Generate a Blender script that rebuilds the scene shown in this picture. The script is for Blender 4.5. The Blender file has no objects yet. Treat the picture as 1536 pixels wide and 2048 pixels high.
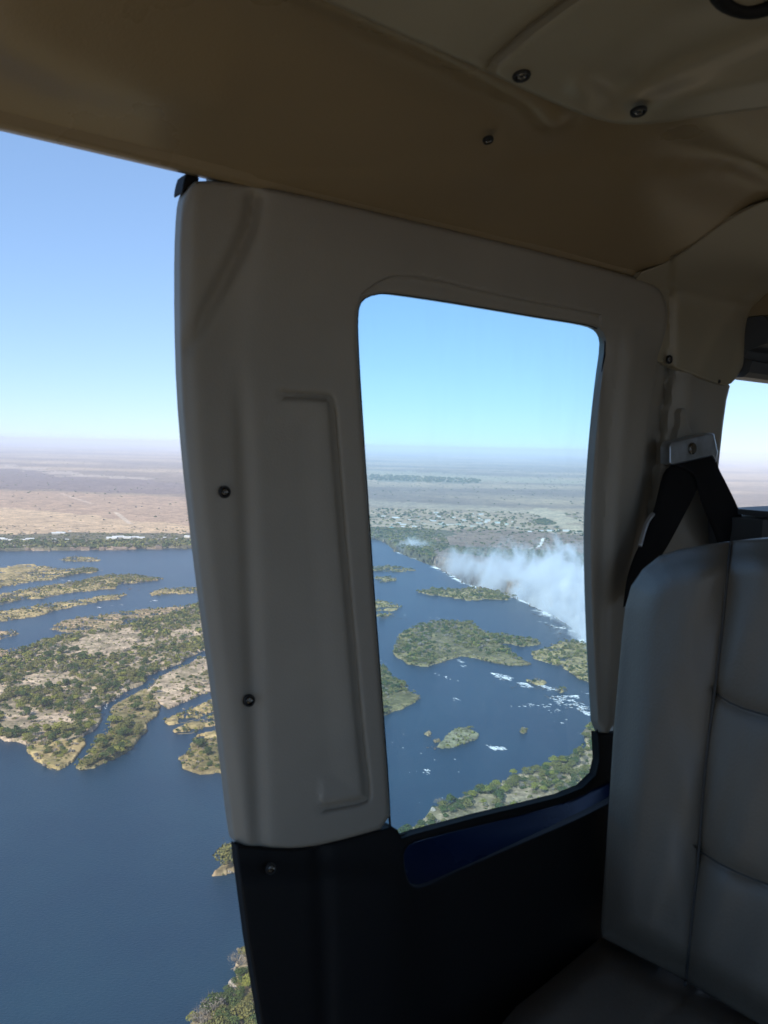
import bpy, bmesh, math, random
import numpy as np
from mathutils import Vector, Matrix
from mathutils.geometry import delaunay_2d_cdt
R_ = math.radians
random.seed(4)
rng = np.random.default_rng(7)
sc = bpy.context.scene
COL = sc.collection

# ------------------------------------------------------------------ camera
H = 300.0                      # flying height above the river, metres
FPX, CX, CY = 1600.0, 768.0, 1024.0
ROLL = R_(1.26)
PITCH = math.atan(132 / 1600)
F = np.array([0, math.cos(PITCH), -math.sin(PITCH)])
R0 = np.array([1.0, 0, 0]); U0 = np.array([0, math.sin(PITCH), math.cos(PITCH)])
RT = R0 * math.cos(ROLL) + U0 * math.sin(ROLL)
UP = -R0 * math.sin(ROLL) + U0 * math.cos(ROLL)
CAM = np.array([0, 0, H])
cam = bpy.data.cameras.new('camera'); camo = bpy.data.objects.new('camera', cam); COL.objects.link(camo)
m = Matrix(((RT[0], UP[0], -F[0]), (RT[1], UP[1], -F[1]), (RT[2], UP[2], -F[2])))
camo.matrix_world = Matrix.Translation((0, 0, H)) @ m.to_4x4()
cam.sensor_width = 36; cam.sensor_fit = 'AUTO'; cam.lens = FPX / 2048 * 36
cam.clip_start = 0.02; cam.clip_end = 2e6
cam.dof.use_dof = True; cam.dof.focus_distance = 300; cam.dof.aperture_fstop = 16
sc.camera = camo

# ------------------------------------------------------------------ light
SUN_AZ, SUN_EL = R_(-150), R_(44)
w = bpy.data.worlds.new('World'); sc.world = w; w.use_nodes = True
nt = w.node_tree; nt.nodes.clear()
sky = nt.nodes.new('ShaderNodeTexSky'); sky.sky_type = 'NISHITA'; sky.sun_disc = False
sky.sun_elevation = SUN_EL; sky.sun_rotation = SUN_AZ
sky.air_density = 1.3; sky.dust_density = 0.0; sky.ozone_density = 4; sky.altitude = 3500
bg = nt.nodes.new('ShaderNodeBackground'); bg.inputs[1].default_value = 0.15
ow = nt.nodes.new('ShaderNodeOutputWorld')
# the camera's tone response to the sky: a softer, bluer gradient
gm = nt.nodes.new('ShaderNodeGamma'); gm.inputs[1].default_value = .55
tn_ = nt.nodes.new('ShaderNodeVectorMath'); tn_.operation = 'MULTIPLY'; tn_.inputs[1].default_value = (1.29, 1.58, 1.98)
nt.links.new(sky.outputs[0], gm.inputs[0]); nt.links.new(gm.outputs[0], tn_.inputs[0]); nt.links.new(tn_.outputs[0], bg.inputs[0]); nt.links.new(bg.outputs[0], ow.inputs[0])
sun = bpy.data.lights.new('sun', 'SUN'); sun.energy = 4.5; sun.angle = R_(0.53); sun.color = (1, .94, .84)
suno = bpy.data.objects.new('sun', sun); COL.objects.link(suno)
sd = Vector((math.sin(SUN_AZ) * math.cos(SUN_EL), math.cos(SUN_AZ) * math.cos(SUN_EL), math.sin(SUN_EL)))
suno.rotation_euler = sd.to_track_quat('Z', 'Y').to_euler()
sc.view_settings.view_transform = 'Standard'; sc.view_settings.look = 'None'
sc.view_settings.exposure = 0.43; sc.view_settings.gamma = 1
sc.cycles.volume_bounces = 5; sc.cycles.max_bounces = 10; sc.cycles.diffuse_bounces = 5
sc.cycles.transparent_max_bounces = 12
sc.cycles.caustics_reflective = False; sc.cycles.caustics_refractive = False
sc.cycles.sample_clamp_indirect = 4

# ------------------------------------------------------------------ helpers: tags and materials
def tag(o, label=None, cat=None, group=None, kind=None):
    if label: o['label'] = label
    if cat: o['category'] = cat
    if group: o['group'] = group
    if kind: o['kind'] = kind
    return o
def empty(name, loc=(0, 0, 0), parent=None):
    o = bpy.data.objects.new(name, None); COL.objects.link(o); o.location = loc; o.empty_display_size = .1
    o.parent = parent
    return o
def mat(name, col=(.5, .5, .5), rough=.6, metal=0.0, var=0.0, vscale=5.0, bump=0.0, bscale=200.0, coat=0.0, spec=None):
    M = bpy.data.materials.new(name); M.use_nodes = True
    t = M.node_tree; b = t.nodes['Principled BSDF']
    b.inputs['Base Color'].default_value = (*col, 1); b.inputs['Roughness'].default_value = rough
    b.inputs['Metallic'].default_value = metal
    if coat: b.inputs['Coat Weight'].default_value = coat; b.inputs['Coat Roughness'].default_value = .15
    if spec is not None: b.inputs['Specular IOR Level'].default_value = spec
    tc = t.nodes.new('ShaderNodeTexCoord')
    if var:
        n = t.nodes.new('ShaderNodeTexNoise'); n.inputs['Scale'].default_value = vscale; n.inputs['Detail'].default_value = 6
        t.links.new(tc.outputs['Object'], n.inputs['Vector'])
        mr = t.nodes.new('ShaderNodeMapRange'); mr.inputs[1].default_value = .3; mr.inputs[2].default_value = .7
        mr.inputs[3].default_value = 1 - var; mr.inputs[4].default_value = 1 + var
        t.links.new(n.outputs['Fac'], mr.inputs[0])
        mx = t.nodes.new('ShaderNodeVectorMath'); mx.operation = 'SCALE'; mx.inputs[0].default_value = col
        t.links.new(mr.outputs[0], mx.inputs['Scale']); t.links.new(mx.outputs[0], b.inputs['Base Color'])
        r2 = t.nodes.new('ShaderNodeMapRange'); r2.inputs[3].default_value = max(0, rough - .12); r2.inputs[4].default_value = min(1, rough + .12)
        t.links.new(n.outputs['Fac'], r2.inputs[0]); t.links.new(r2.outputs[0], b.inputs['Roughness'])
    if bump:
        n2 = t.nodes.new('ShaderNodeTexNoise'); n2.inputs['Scale'].default_value = bscale; n2.inputs['Detail'].default_value = 3
        t.links.new(tc.outputs['Object'], n2.inputs['Vector'])
        bp = t.nodes.new('ShaderNodeBump'); bp.inputs['Strength'].default_value = bump; bp.inputs['Distance'].default_value = .001
        t.links.new(n2.outputs['Fac'], bp.inputs['Height']); t.links.new(bp.outputs[0], b.inputs['Normal'])
    return M
M_TRIM = mat('cream_trim', (.30, .272, .222), .5, var=.12, vscale=4, bump=.25, bscale=500)
M_HEAD = mat('tan_headliner', (.27, .205, .115), .30, var=.06, vscale=4, bump=.2, bscale=400)
M_OVER = mat('overhead_plastic', (.30, .26, .18), .38, var=.06, vscale=5, bump=.15, bscale=400)
M_BLACK = mat('black_trim', (.006, .006, .0062), .65, bump=.3, bscale=300, spec=.25)
M_SKYLIT = mat('skylit_vinyl', (.0025, .010, .034), .26, var=.2, vscale=6, spec=.25)  # dark glossy sill trim; the sky's blue reflection is put into its base colour
M_LEATH = mat('grey_leather', (.138, .120, .094), .46, var=.06, vscale=12, bump=.5, bscale=260)
M_SEAM = mat('seam_thread', (.05, .05, .048), .8)
M_WEB = mat('black_webbing', (.006, .006, .007), .75, bump=.6, bscale=900, spec=.2)
M_STEEL = mat('dull_steel', (.45, .5, .56), .35, metal=.9, var=.2, vscale=40)
M_SCREW = mat('screw_steel', (.20, .19, .17), .25, metal=1.0)
M_WASH = mat('washer_black', (.008, .008, .008), .6)
M_GREY = mat('dark_grey_plastic', (.06, .065, .07), .5)
M_SHELL = mat('cabin_lining', (.36, .33, .27), .7)
M_FLOOR = mat('cabin_carpet', (.50, .43, .32), .95, var=.1)

# ------------------------------------------------------------------ cabin frame
A = R_(53)
UX = np.array([math.sin(A), math.cos(A), 0.0])         # along the cabin, away to the right
VX = np.array([-math.cos(A), math.sin(A), 0.0])        # outboard, through the side wall
WX = np.array([0, 0, 1.0])
def cab(u, v, w_):
    u, v, w_ = np.broadcast_arrays(np.asarray(u, float), np.asarray(v, float), np.asarray(w_, float))
    return CAM + u[..., None] * UX + v[..., None] * VX + w_[..., None] * WX
def ray(p):
    p = np.asarray(p, float)
    return ((p[..., 0] - CX) / FPX)[..., None] * RT + ((CY - p[..., 1]) / FPX)[..., None] * UP + F
def Vw(w_):      # side wall section: bulges at shoulder height, tucks in towards the floor
    return .80 - .18 * np.maximum(0, .02 - w_) ** 1.4 - .25 * np.maximum(0, w_ - .12) ** 2
def on_wall(p, off=0.0):
    d = ray(p); dv = d @ VX; dw = d @ WX
    t = .8 / dv
    for _ in range(40): t = .5 * t + .5 * (Vw(t * dw) + off) / dv
    return CAM + d * t[..., None]
def Wv(v):       # ceiling section across the cabin
    return .282 + .125 * (1 - np.minimum(1, (np.abs(v) / .80)) ** 3.0)
def on_ceil(p, off=0.0):
    d = ray(p); dv = d @ VX; dw = d @ WX
    t = .34 / dw
    for _ in range(60): t = .6 * t + .4 * (Wv(t * dv) + off) / dw
    return CAM + d * t[..., None]
def Us(w_):      # seat back face, leaning back
    return .90 + .13 * (w_ + .45)
def on_seat(p, off=0.0):
    d = ray(p); du = d @ UX; dw = d @ WX
    t = .95 / du
    for _ in range(40): t = .5 * t + .5 * (Us(t * dw) + off) / du
    return CAM + d * t[..., None]
def on_cush(p, off=0.0):
    d = ray(p); dw = d @ WX
    return CAM + d * ((-.66 + off) / dw)[..., None]

# ------------------------------------------------------------------ 2-D tools
def inside(P, poly):
    P = np.asarray(P, float); poly = np.asarray(poly, float)
    res = np.zeros(len(P), bool)
    lo, hi = poly.min(0), poly.max(0)
    k = np.nonzero(((P >= lo) & (P <= hi)).all(1))[0]
    if not len(k): return res
    x, y = P[k, 0], P[k, 1]; r = np.zeros(len(k), bool)
    j = len(poly) - 1
    for i in range(len(poly)):
        xi, yi = poly[i]; xj, yj = poly[j]
        if yi != yj:
            c = ((yi > y) != (yj > y)) & (x < (xj - xi) * (y - yi) / (yj - yi) + xi)
            r ^= c
        j = i
    res[k] = r
    return res
def dist(P, line, closed=False):
    P = np.asarray(P, float); L = np.asarray(line, float)
    if closed: L = np.vstack([L, L[:1]])
    best = np.full(len(P), 1e18)
    for a, b in zip(L[:-1], L[1:]):
        ab = b - a; t = np.clip(((P - a) @ ab) / max(ab @ ab, 1e-12), 0, 1)
        q = a + t[:, None] * ab
        best = np.minimum(best, ((P - q) ** 2).sum(1))
    return np.sqrt(best)
def smooth(poly, it=2, closed=True):
    P = np.asarray(poly, float)
    for _ in range(it):
        if closed:
            Q = np.roll(P, -1, 0); P = np.stack([.75 * P + .25 * Q, .25 * P + .75 * Q], 1).reshape(-1, 2)
        else:
            a, b = P[:-1], P[1:]
            P = np.vstack([P[:1], np.stack([.75 * a + .25 * b, .25 * a + .75 * b], 1).reshape(-1, 2), P[-1:]])
    return P
def densify(P, s):
    out = []
    for a, b in zip(P, np.roll(P, -1, 0)):
        n = max(1, int(np.ceil(np.linalg.norm(b - a) / s)))
        for i in range(n): out.append(a + (b - a) * i / n)
    return np.array(out)
def sstep(x, a, b):
    t = np.clip((x - a) / (b - a), 0, 1); return t * t * (3 - 2 * t)

def mesh_obj(name, verts, faces, material, parent=None, smooth_=True, cols=None):
    me = bpy.data.meshes.new(name)
    verts = np.asarray(verts, np.float32)
    if isinstance(faces, np.ndarray):
        n, k = faces.shape
        me.vertices.add(len(verts)); me.vertices.foreach_set('co', verts.ravel())
        me.loops.add(n * k); me.loops.foreach_set('vertex_index', faces.astype(np.int32).ravel())
        me.polygons.add(n); me.polygons.foreach_set('loop_start', np.arange(0, n * k, k, dtype=np.int32))
        me.polygons.foreach_set('loop_total', np.full(n, k, np.int32))
        me.update(calc_edges=True)
    else:
        me.from_pydata([tuple(map(float, v)) for v in verts], [], faces)
    if cols is not None:
        at = me.color_attributes.new('Col', 'FLOAT_COLOR', 'POINT')
        c = np.ones((len(verts), 4), np.float32); c[:, :cols.shape[1]] = cols
        at.data.foreach_set('color', c.ravel())
    me.polygons.foreach_set('use_smooth', [smooth_] * len(me.polygons))
    me.validate()
    if material: me.materials.append(material)
    o = bpy.data.objects.new(name, me); COL.objects.link(o); o.parent = parent
    return o

def sheet(name, outline, surf, material, parent=None, holes=(), relief=None, step=10, thick=.012, outdir=None,
          rnd=.004, rpx=7, off=0.0, feat=(), fo=(-14, -10, -6.5, -3.5, 0, 3.5, 6.5, 10, 14)):
    """A moulded panel: the outline is triangulated, laid on its real curved surface, given relief, rounded rims and thickness."""
    loops = [densify(np.asarray(outline, float), step * .6)] + [densify(np.asarray(h, float), step * .6) for h in holes]
    pts = []; edges = []
    for L in loops:
        b = len(pts); n = len(L); pts += list(L); edges += [(b + i, b + (i + 1) % n) for i in range(n)]
    out = loops[0]
    lo, hi = out.min(0), out.max(0)
    gx, gy = np.meshgrid(np.arange(lo[0], hi[0], step), np.arange(lo[1], hi[1], step))
    g = np.stack([gx.ravel(), gy.ravel()], 1); g = g + rng.uniform(-.12, .12, g.shape) * step
    def ins(P):
        r = inside(P, out)
        for h in loops[1:]: r &= ~inside(P, h)
        return r
    def bd(P):
        d = dist(P, out, True)
        for h in loops[1:]: d = np.minimum(d, dist(P, h, True))
        return d
    g = g[ins(g)]; g = g[bd(g) > max(rpx * 1.15, step * .5)]
    for ln in feat:                      # follow traced creases with rows of points so that they stay crisp
        ln = np.asarray(ln, float); L = np.vstack([a + (b - a) * np.linspace(0, 1, max(2, int(np.linalg.norm(b - a) / 5)), endpoint=False)[:, None] for a, b in zip(ln[:-1], ln[1:])] + [ln[-1:]])
        g = g[dist(g, L) > fo[-1] * 1.15]
        t = np.gradient(L, axis=0); t /= np.maximum(np.linalg.norm(t, axis=1), 1e-9)[:, None]; nrm = np.stack([-t[:, 1], t[:, 0]], 1)
        for q in fo:
            C = L + nrm * q; C = C[ins(C)]
            if len(C): C = C[bd(C) > rpx * 1.1]
            if len(C): C = C[dist(C, L) > abs(q) * .93]; g = np.vstack([g, C])
    for q in (.12, .35, .65, 1.0):
        d = q * rpx
        for L in loops:
            t = np.roll(L, -1, 0) - np.roll(L, 1, 0); t /= np.maximum(np.linalg.norm(t, axis=1), 1e-9)[:, None]
            nrm = np.stack([-t[:, 1], t[:, 0]], 1)
            for s in (1, -1):
                C = L + nrm * d * s; k = ins(C); C = C[k]
                if len(C): C = C[bd(C) > d * .9]
                if len(C): g = np.vstack([g, C])
    allp = [Vector(p) for p in pts] + [Vector(p) for p in g]
    vo, eo, fo, _, _, _ = delaunay_2d_cdt(allp, edges, [], 0, 1e-4)
    P = np.array([(v.x, v.y) for v in vo]); T = np.array([f for f in fo if len(f) == 3])
    T = T[ins(P[T].mean(1))]
    d = bd(P)
    o_ = np.full(len(P), float(off))
    if relief is not None: o_ = o_ + relief(P)
    x = np.clip(1 - d / rpx, 0, 1); o_ = o_ + rnd * (1 - np.sqrt(np.maximum(0, 1 - x * x)))
    X = surf(P, o_)
    od = VX if outdir is None else outdir
    cnt = {}
    for f in T:
        for a, b in ((f[0], f[1]), (f[1], f[2]), (f[2], f[0])):
            k = (min(a, b), max(a, b)); cnt[k] = None if k in cnt else (a, b)
    be = [v for v in cnt.values() if v is not None]
    bi = sorted({i for e in be for i in e}); mp = {i: len(X) + j for j, i in enumerate(bi)}
    X2 = X[bi] + od * thick
    faces = [tuple(int(i) for i in f) for f in T] + [(int(b), int(a), mp[a], mp[b]) for a, b in be]
    o = mesh_obj(name, np.vstack([X, X2]), faces, material, parent)
    # keep the rim edge crisp while the face stays smooth
    bm = bmesh.new(); bm.from_mesh(o.data)
    for e in bm.edges:
        if len(e.link_faces) == 2 and e.calc_face_angle(0) > R_(50): e.smooth = False
    bm.to_mesh(o.data); bm.free()
    return o

def frame_at(surf, p, off=0.0):
    q = np.array([p, (p[0] + 2, p[1]), (p[0], p[1] - 2)], float)
    X = surf(q, off); a = X[1] - X[0]; b = X[2] - X[0]
    n = np.cross(a, b); n /= np.linalg.norm(n); a /= np.linalg.norm(a); b = np.cross(n, a)
    return X[0], a, b, n
def lathe_at(name, surf, p, prof, material, parent, off=0.0, seg=24):
    X, a, b, n = frame_at(surf, p, off)
    vs, fs = [], []
    for r, h in prof:
        for k in range(seg):
            t = 2 * math.pi * k / seg; vs.append(X + a * r * math.cos(t) + b * r * math.sin(t) + n * h)
    for i in range(len(prof) - 1):
        for k in range(seg):
            fs.append((i * seg + k, i * seg + (k + 1) % seg, (i + 1) * seg + (k + 1) % seg, (i + 1) * seg + k))
    fs.append(tuple((len(prof) - 1) * seg + k for k in range(seg)))
    return mesh_obj(name, vs, fs, material, parent, smooth_=False)
def screw(surf, p, parent, off=0.0, r=.0075, head=.0045):
    """Black cup washer with a domed cross-slot screw in it (child)."""
    w_ = lathe_at('screw', surf, p, [(r, -.001), (r, .0016), (r * .9, .0028), (r * .72, .0026), (head * 1.05, .0006), (head, .0004)], M_WASH, parent, off)
    X, a, b, n = frame_at(surf, p, off)
    bm = bmesh.new()
    bmesh.ops.create_uvsphere(bm, u_segments=20, v_segments=10, radius=head)
    for v in bm.verts: v.co.z *= .45
    bmesh.ops.rotate(bm, verts=bm.verts, cent=(0, 0, 0), matrix=Matrix.Rotation(random.uniform(0, 1.5), 3, 'Z'))
    for v in bm.verts:                                  # the cross slot
        if (abs(v.co.x) < head * .16 or abs(v.co.y) < head * .16) and math.hypot(v.co.x, v.co.y) < head * .75 and v.co.z > 0: v.co.z *= .35
    me = bpy.data.meshes.new('screw_head')
    MM = Matrix(((a[0], b[0], n[0], X[0] + n[0] * .0008), (a[1], b[1], n[1], X[1] + n[1] * .0008), (a[2], b[2], n[2], X[2] + n[2] * .0008), (0, 0, 0, 1)))
    bmesh.ops.transform(bm, matrix=MM, verts=bm.verts); bm.to_mesh(me); bm.free(); me.materials.append(M_SCREW)
    return w_, me
def tube(name, pts, r, material, parent=None, seg=10, closed=False):
    pts = [np.asarray(p, float) for p in pts]; n = len(pts); vs, fs = [], []
    for i, p in enumerate(pts):
        a = pts[(i + 1) % n] if (closed or i < n - 1) else p; c = pts[i - 1] if (closed or i > 0) else p
        t = a - c; t /= np.linalg.norm(t); s = np.cross(t, [0.01, .02, 1]); s /= np.linalg.norm(s); q = np.cross(t, s)
        rr = r[i] if hasattr(r, '__len__') else r
        for k in range(seg):
            an = 2 * math.pi * k / seg; vs.append(p + s * rr * math.cos(an) + q * rr * math.sin(an))
    m_ = n if closed else n - 1
    for i in range(m_):
        j = (i + 1) % n
        for k in range(seg): fs.append((i * seg + k, i * seg + (k + 1) % seg, j * seg + (k + 1) % seg, j * seg + k))
    if not closed: fs += [tuple(range(seg))[::-1], tuple((n - 1) * seg + k for k in range(seg))]
    return mesh_obj(name, vs, fs, material, parent)
def cbox(name, u0, u1, v0, v1, w0, w1, material, parent=None):
    c = [cab(u, v, z) for z in (w0, w1) for v in (v0, v1) for u in (u0, u1)]
    f = [(0, 1, 3, 2), (4, 6, 7, 5), (0, 4, 5, 1), (2, 3, 7, 6), (0, 2, 6, 4), (1, 5, 7, 3)]
    return mesh_obj(name, c, f, material, parent, smooth_=False)

# ================================================================== THE HELICOPTER CABIN
heli = empty('helicopter_cabin', tuple(cab(.5, 0, -1.1)))
tag(heli, 'helicopter cabin with cream side door panel, tan ceiling lining and black lower trim', 'helicopter')
def adopt(o):        # keep world position while parented under an Empty or part
    p = o.parent; o.matrix_parent_inverse = Matrix.Translation(-Vector(heli.location)) if p is heli else Matrix()
    return o
_all_parts = []

WIN = [(714, 640), (717, 608), (733, 592), (765, 585), (800, 588), (900, 603), (1000, 620), (1100, 637), (1165, 647), (1195, 655), (1208, 668),
       (1212, 690), (1202, 760), (1192, 850), (1184, 950), (1179, 1050), (1180, 1150), (1184, 1270), (1190, 1380), (1195, 1460), (1199, 1520),
       (1192, 1549), (1168, 1574), (1120, 1592), (1040, 1612), (960, 1631), (870, 1655), (805, 1671), (782, 1672), (780, 1655), (776, 1570), (767, 1450), (758, 1330), (748, 1200),
       (738, 1050), (728, 900), (720, 780), (715, 690)]
win_s = np.asarray(WIN, float)
# upper trim: frame round the window, bottom closed by the black trim
TRIM = [(366, 392), (374, 376), (396, 358), (520, 372), (700, 412), (900, 459), (1100, 508), (1240, 546), (1304, 566), (1324, 584), (1334, 610), (1336, 640), (1322, 700),
        (1309, 770), (1296, 860), (1283, 980), (1270, 1080), (1255, 1180), (1243, 1300), (1232, 1400), (1224, 1466), (1195, 1466), (1190, 1380), (1184, 1270), (1180, 1150),
        (1179, 1050), (1184, 950), (1192, 850), (1202, 760), (1212, 690), (1208, 668), (1195, 655), (1165, 647), (1100, 637), (1000, 620), (900, 603), (800, 588), (765, 585),
        (733, 592), (717, 608), (714, 640), (715, 690), (720, 780), (728, 900), (738, 1050), (748, 1200), (758, 1330), (767, 1450), (776, 1570), (781, 1652),
        (700, 1676), (640, 1690), (590, 1697), (530, 1695), (471, 1690), (464, 1660), (452, 1560), (440, 1460), (424, 1340), (406, 1210), (388, 1060), (372, 920), (361, 780), (357, 640), (357, 500), (361, 420)]
ridge = [(572, 790), (655, 793), (664, 802), (672, 900), (688, 1100), (706, 1300), (722, 1480), (736, 1590), (728, 1602), (650, 1616)]
ridge_poly = [(560, 790), (655, 793), (664, 802), (672, 900), (688, 1100), (706, 1300), (722, 1480), (736, 1590), (728, 1602), (645, 1616), (600, 1200)]
crease = [(508, 396), (500, 450), (478, 500), (448, 560), (420, 610), (396, 660), (380, 700)]
arc = [(722, 592), (745, 572), (775, 556), (800, 551), (830, 554), (900, 568), (1000, 592), (1100, 611), (1200, 630)]
arcp = arc + [(1196, 690), (1100, 680), (1000, 670), (900, 650), (800, 640), (715, 640)]
fr_mid = [(1265, 660), (1258, 760), (1244, 900), (1232, 1060), (1222, 1250), (1212, 1460)]
def trim_relief(P):
    o = np.zeros(len(P))
    # raised rectangular pad on the pillar: a groove on its right side and ends, fading leftwards
    dr = dist(P, smooth(ridge, 1, False))
    o += .0065 * np.exp(-(dr / 6.5) ** 2)
    o -= .0035 * sstep(dr * np.where(inside(P, ridge_poly), 1, -1), -3, 12) * sstep(P[:, 0], 560, 640) * (1 - sstep(dr, 14, 75))
    # diagonal crease from the upper corner and the swelling beside it
    dc = dist(P, smooth(crease, 2, False))
    fade = 1 - sstep(P[:, 1], 520, 720)
    o += .012 * np.exp(-(dc / 15) ** 2) * (.35 + .65 * fade) * (1 - sstep(P[:, 1], 660, 740))
    sx = P[:, 0] - np.interp(P[:, 1], [390, 500, 700, 1700], [520, 505, 480, 520])
    o += .010 * (1 / (1 + np.exp(sx / 14))) * (1 - .85 * sstep(P[:, 1], 560, 900))
    o += .006 * np.exp(-(sx / 16) ** 2) * sstep(P[:, 1], 700, 900)
    # the pillar's left flank turns away
    lx = np.interp(P[:, 1], [392, 640, 920, 1210, 1460, 1690], [362, 357, 372, 406, 440, 471])
    o += .009 * np.exp(-((P[:, 0] - lx) / 20) ** 2)
    # recess above the window
    o += .004 * sstep(dist(P, arc) * np.where(inside(P, arcp), 1, -1), -1.5, 2)
    # rounded tube-like frame behind the window
    k = sstep(P[:, 0], 1195, 1215)
    fx = np.interp(P[:, 1], [600, 760, 900, 1060, 1250, 1466], [1275, 1258, 1244, 1232, 1222, 1212])
    dx = P[:, 0] - fx
    o += k * (.010 * sstep(np.abs(dx), 18, 60) - .006 * np.exp(-(dx / 14) ** 2) + .004 * np.exp(-((dx + 26) / 7) ** 2)) * sstep(P[:, 1], 640, 720)
    return o
door = sheet('door', smooth(TRIM, 1), on_wall, M_TRIM, heli, relief=trim_relief, feat=[smooth(ridge, 1, False)], step=7, thick=.012, rnd=.006, rpx=9)
LOW = [(471, 1691), (530, 1696), (590, 1698), (640, 1691), (700, 1677), (760, 1660), (783, 1652), (795, 1660), (803, 1676), (830, 1667), (870, 1656), (960, 1632), (1040, 1613), (1120, 1593), (1164, 1575),
       (1190, 1550), (1197, 1520), (1194, 1466), (1224, 1466), (1300, 1466), (1330, 1600), (1330, 2350), (580, 2350), (550, 2200), (522, 2048), (508, 1960), (495, 1880), (482, 1780), (474, 1720)]
POCK = smooth([(806, 1690), (870, 1672), (1040, 1632), (1150, 1600), (1200, 1570), (1240, 1555), (1235, 1596), (1205, 1612), (1150, 1640), (1050, 1682), (950, 1725), (880, 1756), (848, 1774), (822, 1772), (810, 1745)], 2)
def low_relief(P):
    o = np.zeros(len(P))
    o -= .012 * sstep(P[:, 1], 1700, 1780) * (1 - sstep(P[:, 0], 760, 900))
    o += .006 * np.exp(-(dist(P, [(640, 1700), (650, 1900), (660, 2300)]) / 14) ** 2)
    return o
low = sheet('lower_trim', LOW, on_wall, M_BLACK, door, holes=[POCK], relief=low_relief, step=14, thick=.011, off=.001)
def pock_relief(P):
    lowy = np.interp(P[:, 0], [806, 848, 950, 1050, 1150, 1240], [1770, 1778, 1730, 1688, 1646, 1600])
    upy = np.interp(P[:, 0], [806, 870, 1040, 1150, 1240], [1690, 1672, 1632, 1600, 1555])
    t = np.clip((P[:, 1] - upy) / (lowy - upy), 0, 1)
    return .034 * (1 - t) + .004
sill = sheet('window_sill', POCK, on_wall, M_SKYLIT, door, relief=pock_relief, step=8, thick=.02, rnd=.0)
# the pane, curved with the fuselage
MG = bpy.data.materials.new('tinted_acrylic'); MG.use_nodes = True
t = MG.node_tree; t.nodes.remove(t.nodes['Principled BSDF'])
tr = t.nodes.new('ShaderNodeBsdfTransparent'); tr.inputs[0].default_value = (.70, .91, 1.0, 1)
gl = t.nodes.new('ShaderNodeBsdfGlossy'); gl.inputs['Roughness'].default_value = .03
df = t.nodes.new('ShaderNodeBsdfTranslucent'); df.inputs[0].default_value = (.9, .95, 1, 1)
fr = t.nodes.new('ShaderNodeFresnel'); fr.inputs[0].default_value = 1.2
mx = t.nodes.new('ShaderNodeMixShader'); t.links.new(fr.outputs[0], mx.inputs[0]); t.links.new(tr.outputs[0], mx.inputs[1]); t.links.new(gl.outputs[0], mx.inputs[2])
tc = t.nodes.new('ShaderNodeTexCoord'); mp = t.nodes.new('ShaderNodeMapping'); mp.inputs['Scale'].default_value = (9, 9, 2)
ns = t.nodes.new('ShaderNodeTexNoise'); ns.inputs['Scale'].default_value = 2; ns.inputs['Detail'].default_value = 5
t.links.new(tc.outputs['Object'], mp.inputs[0]); t.links.new(mp.outputs[0], ns.inputs['Vector'])
mr = t.nodes.new('ShaderNodeMapRange'); mr.inputs[1].default_value = .46; mr.inputs[2].default_value = .85; mr.inputs[3].default_value = 0.012; mr.inputs[4].default_value = .09
t.links.new(ns.outputs['Fac'], mr.inputs[0])
m2 = t.nodes.new('ShaderNodeMixShader'); t.links.new(mr.outputs[0], m2.inputs[0]); t.links.new(mx.outputs[0], m2.inputs[1]); t.links.new(df.outputs[0], m2.inputs[2])
t.links.new(m2.outputs[0], t.nodes['Material Output'].inputs[0])
PANE = [(700, 600), (720, 575), (800, 572), (1100, 622), (1200, 640), (1225, 660), (1225, 700), (1200, 950), (1196, 1200), (1215, 1520), (1205, 1565), (1130, 1605), (870, 1675), (780, 1700), (765, 1650), (745, 1330), (712, 900), (700, 700)]
def flat_sheet(name, outline, surf, material, parent, off, step=30):
    L = densify(np.asarray(outline, float), step); lo, hi = L.min(0), L.max(0)
    gx, gy = np.meshgrid(np.arange(lo[0], hi[0], step), np.arange(lo[1], hi[1], step)); g = np.stack([gx.ravel(), gy.ravel()], 1)
    g = g[inside(g, L)]; g = g[dist(g, L, True) > step * .4]
    vo, _, fo, _, _, _ = delaunay_2d_cdt([Vector(p) for p in L] + [Vector(p) for p in g], [(i, (i + 1) % len(L)) for i in range(len(L))], [], 0, 1e-4)
    P = np.array([(v.x, v.y) for v in vo]); T = [tuple(f) for f in fo if inside(P[list(f)].mean(0)[None], L)[0]]
    return mesh_obj(name, surf(P, off), T, material, parent, smooth_=False)
flat_sheet('window_pane', PANE, on_wall, MG, door, .016)
tube('gasket', on_wall(densify(smooth(WIN, 1), 14), .0115), .0016, M_BLACK, door, seg=6, closed=True)
# thin bead that runs above the window
tube('bead', on_wall(smooth(arc, 2, False), .0005), .0011, M_TRIM, door, seg=6)
# dark rubber stop at the door's upper front corner
sheet('rubber_stop', smooth([(362, 388), (365, 366), (372, 344), (392, 346), (400, 362), (384, 372), (370, 384)], 1), on_wall, M_BLACK, door, off=.02, step=5, thick=.02)
for p, par in (((449, 984), door), ((498, 1401), door), ((1322, 632), door)):
    w_, me = screw(on_wall, p, par, off=-.001 if p[0] < 1000 else .004, r=.0068 if p[0] < 1000 else .003, head=.0042 if p[0] < 1000 else .002)
    h = bpy.data.objects.new('screw_head', me); COL.objects.link(h); h.parent = door
w_, me = screw(on_wall, (541, 1737), door, off=-.011, r=.006); h = bpy.data.objects.new('screw_head', me); COL.objects.link(h); h.parent = door

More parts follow.
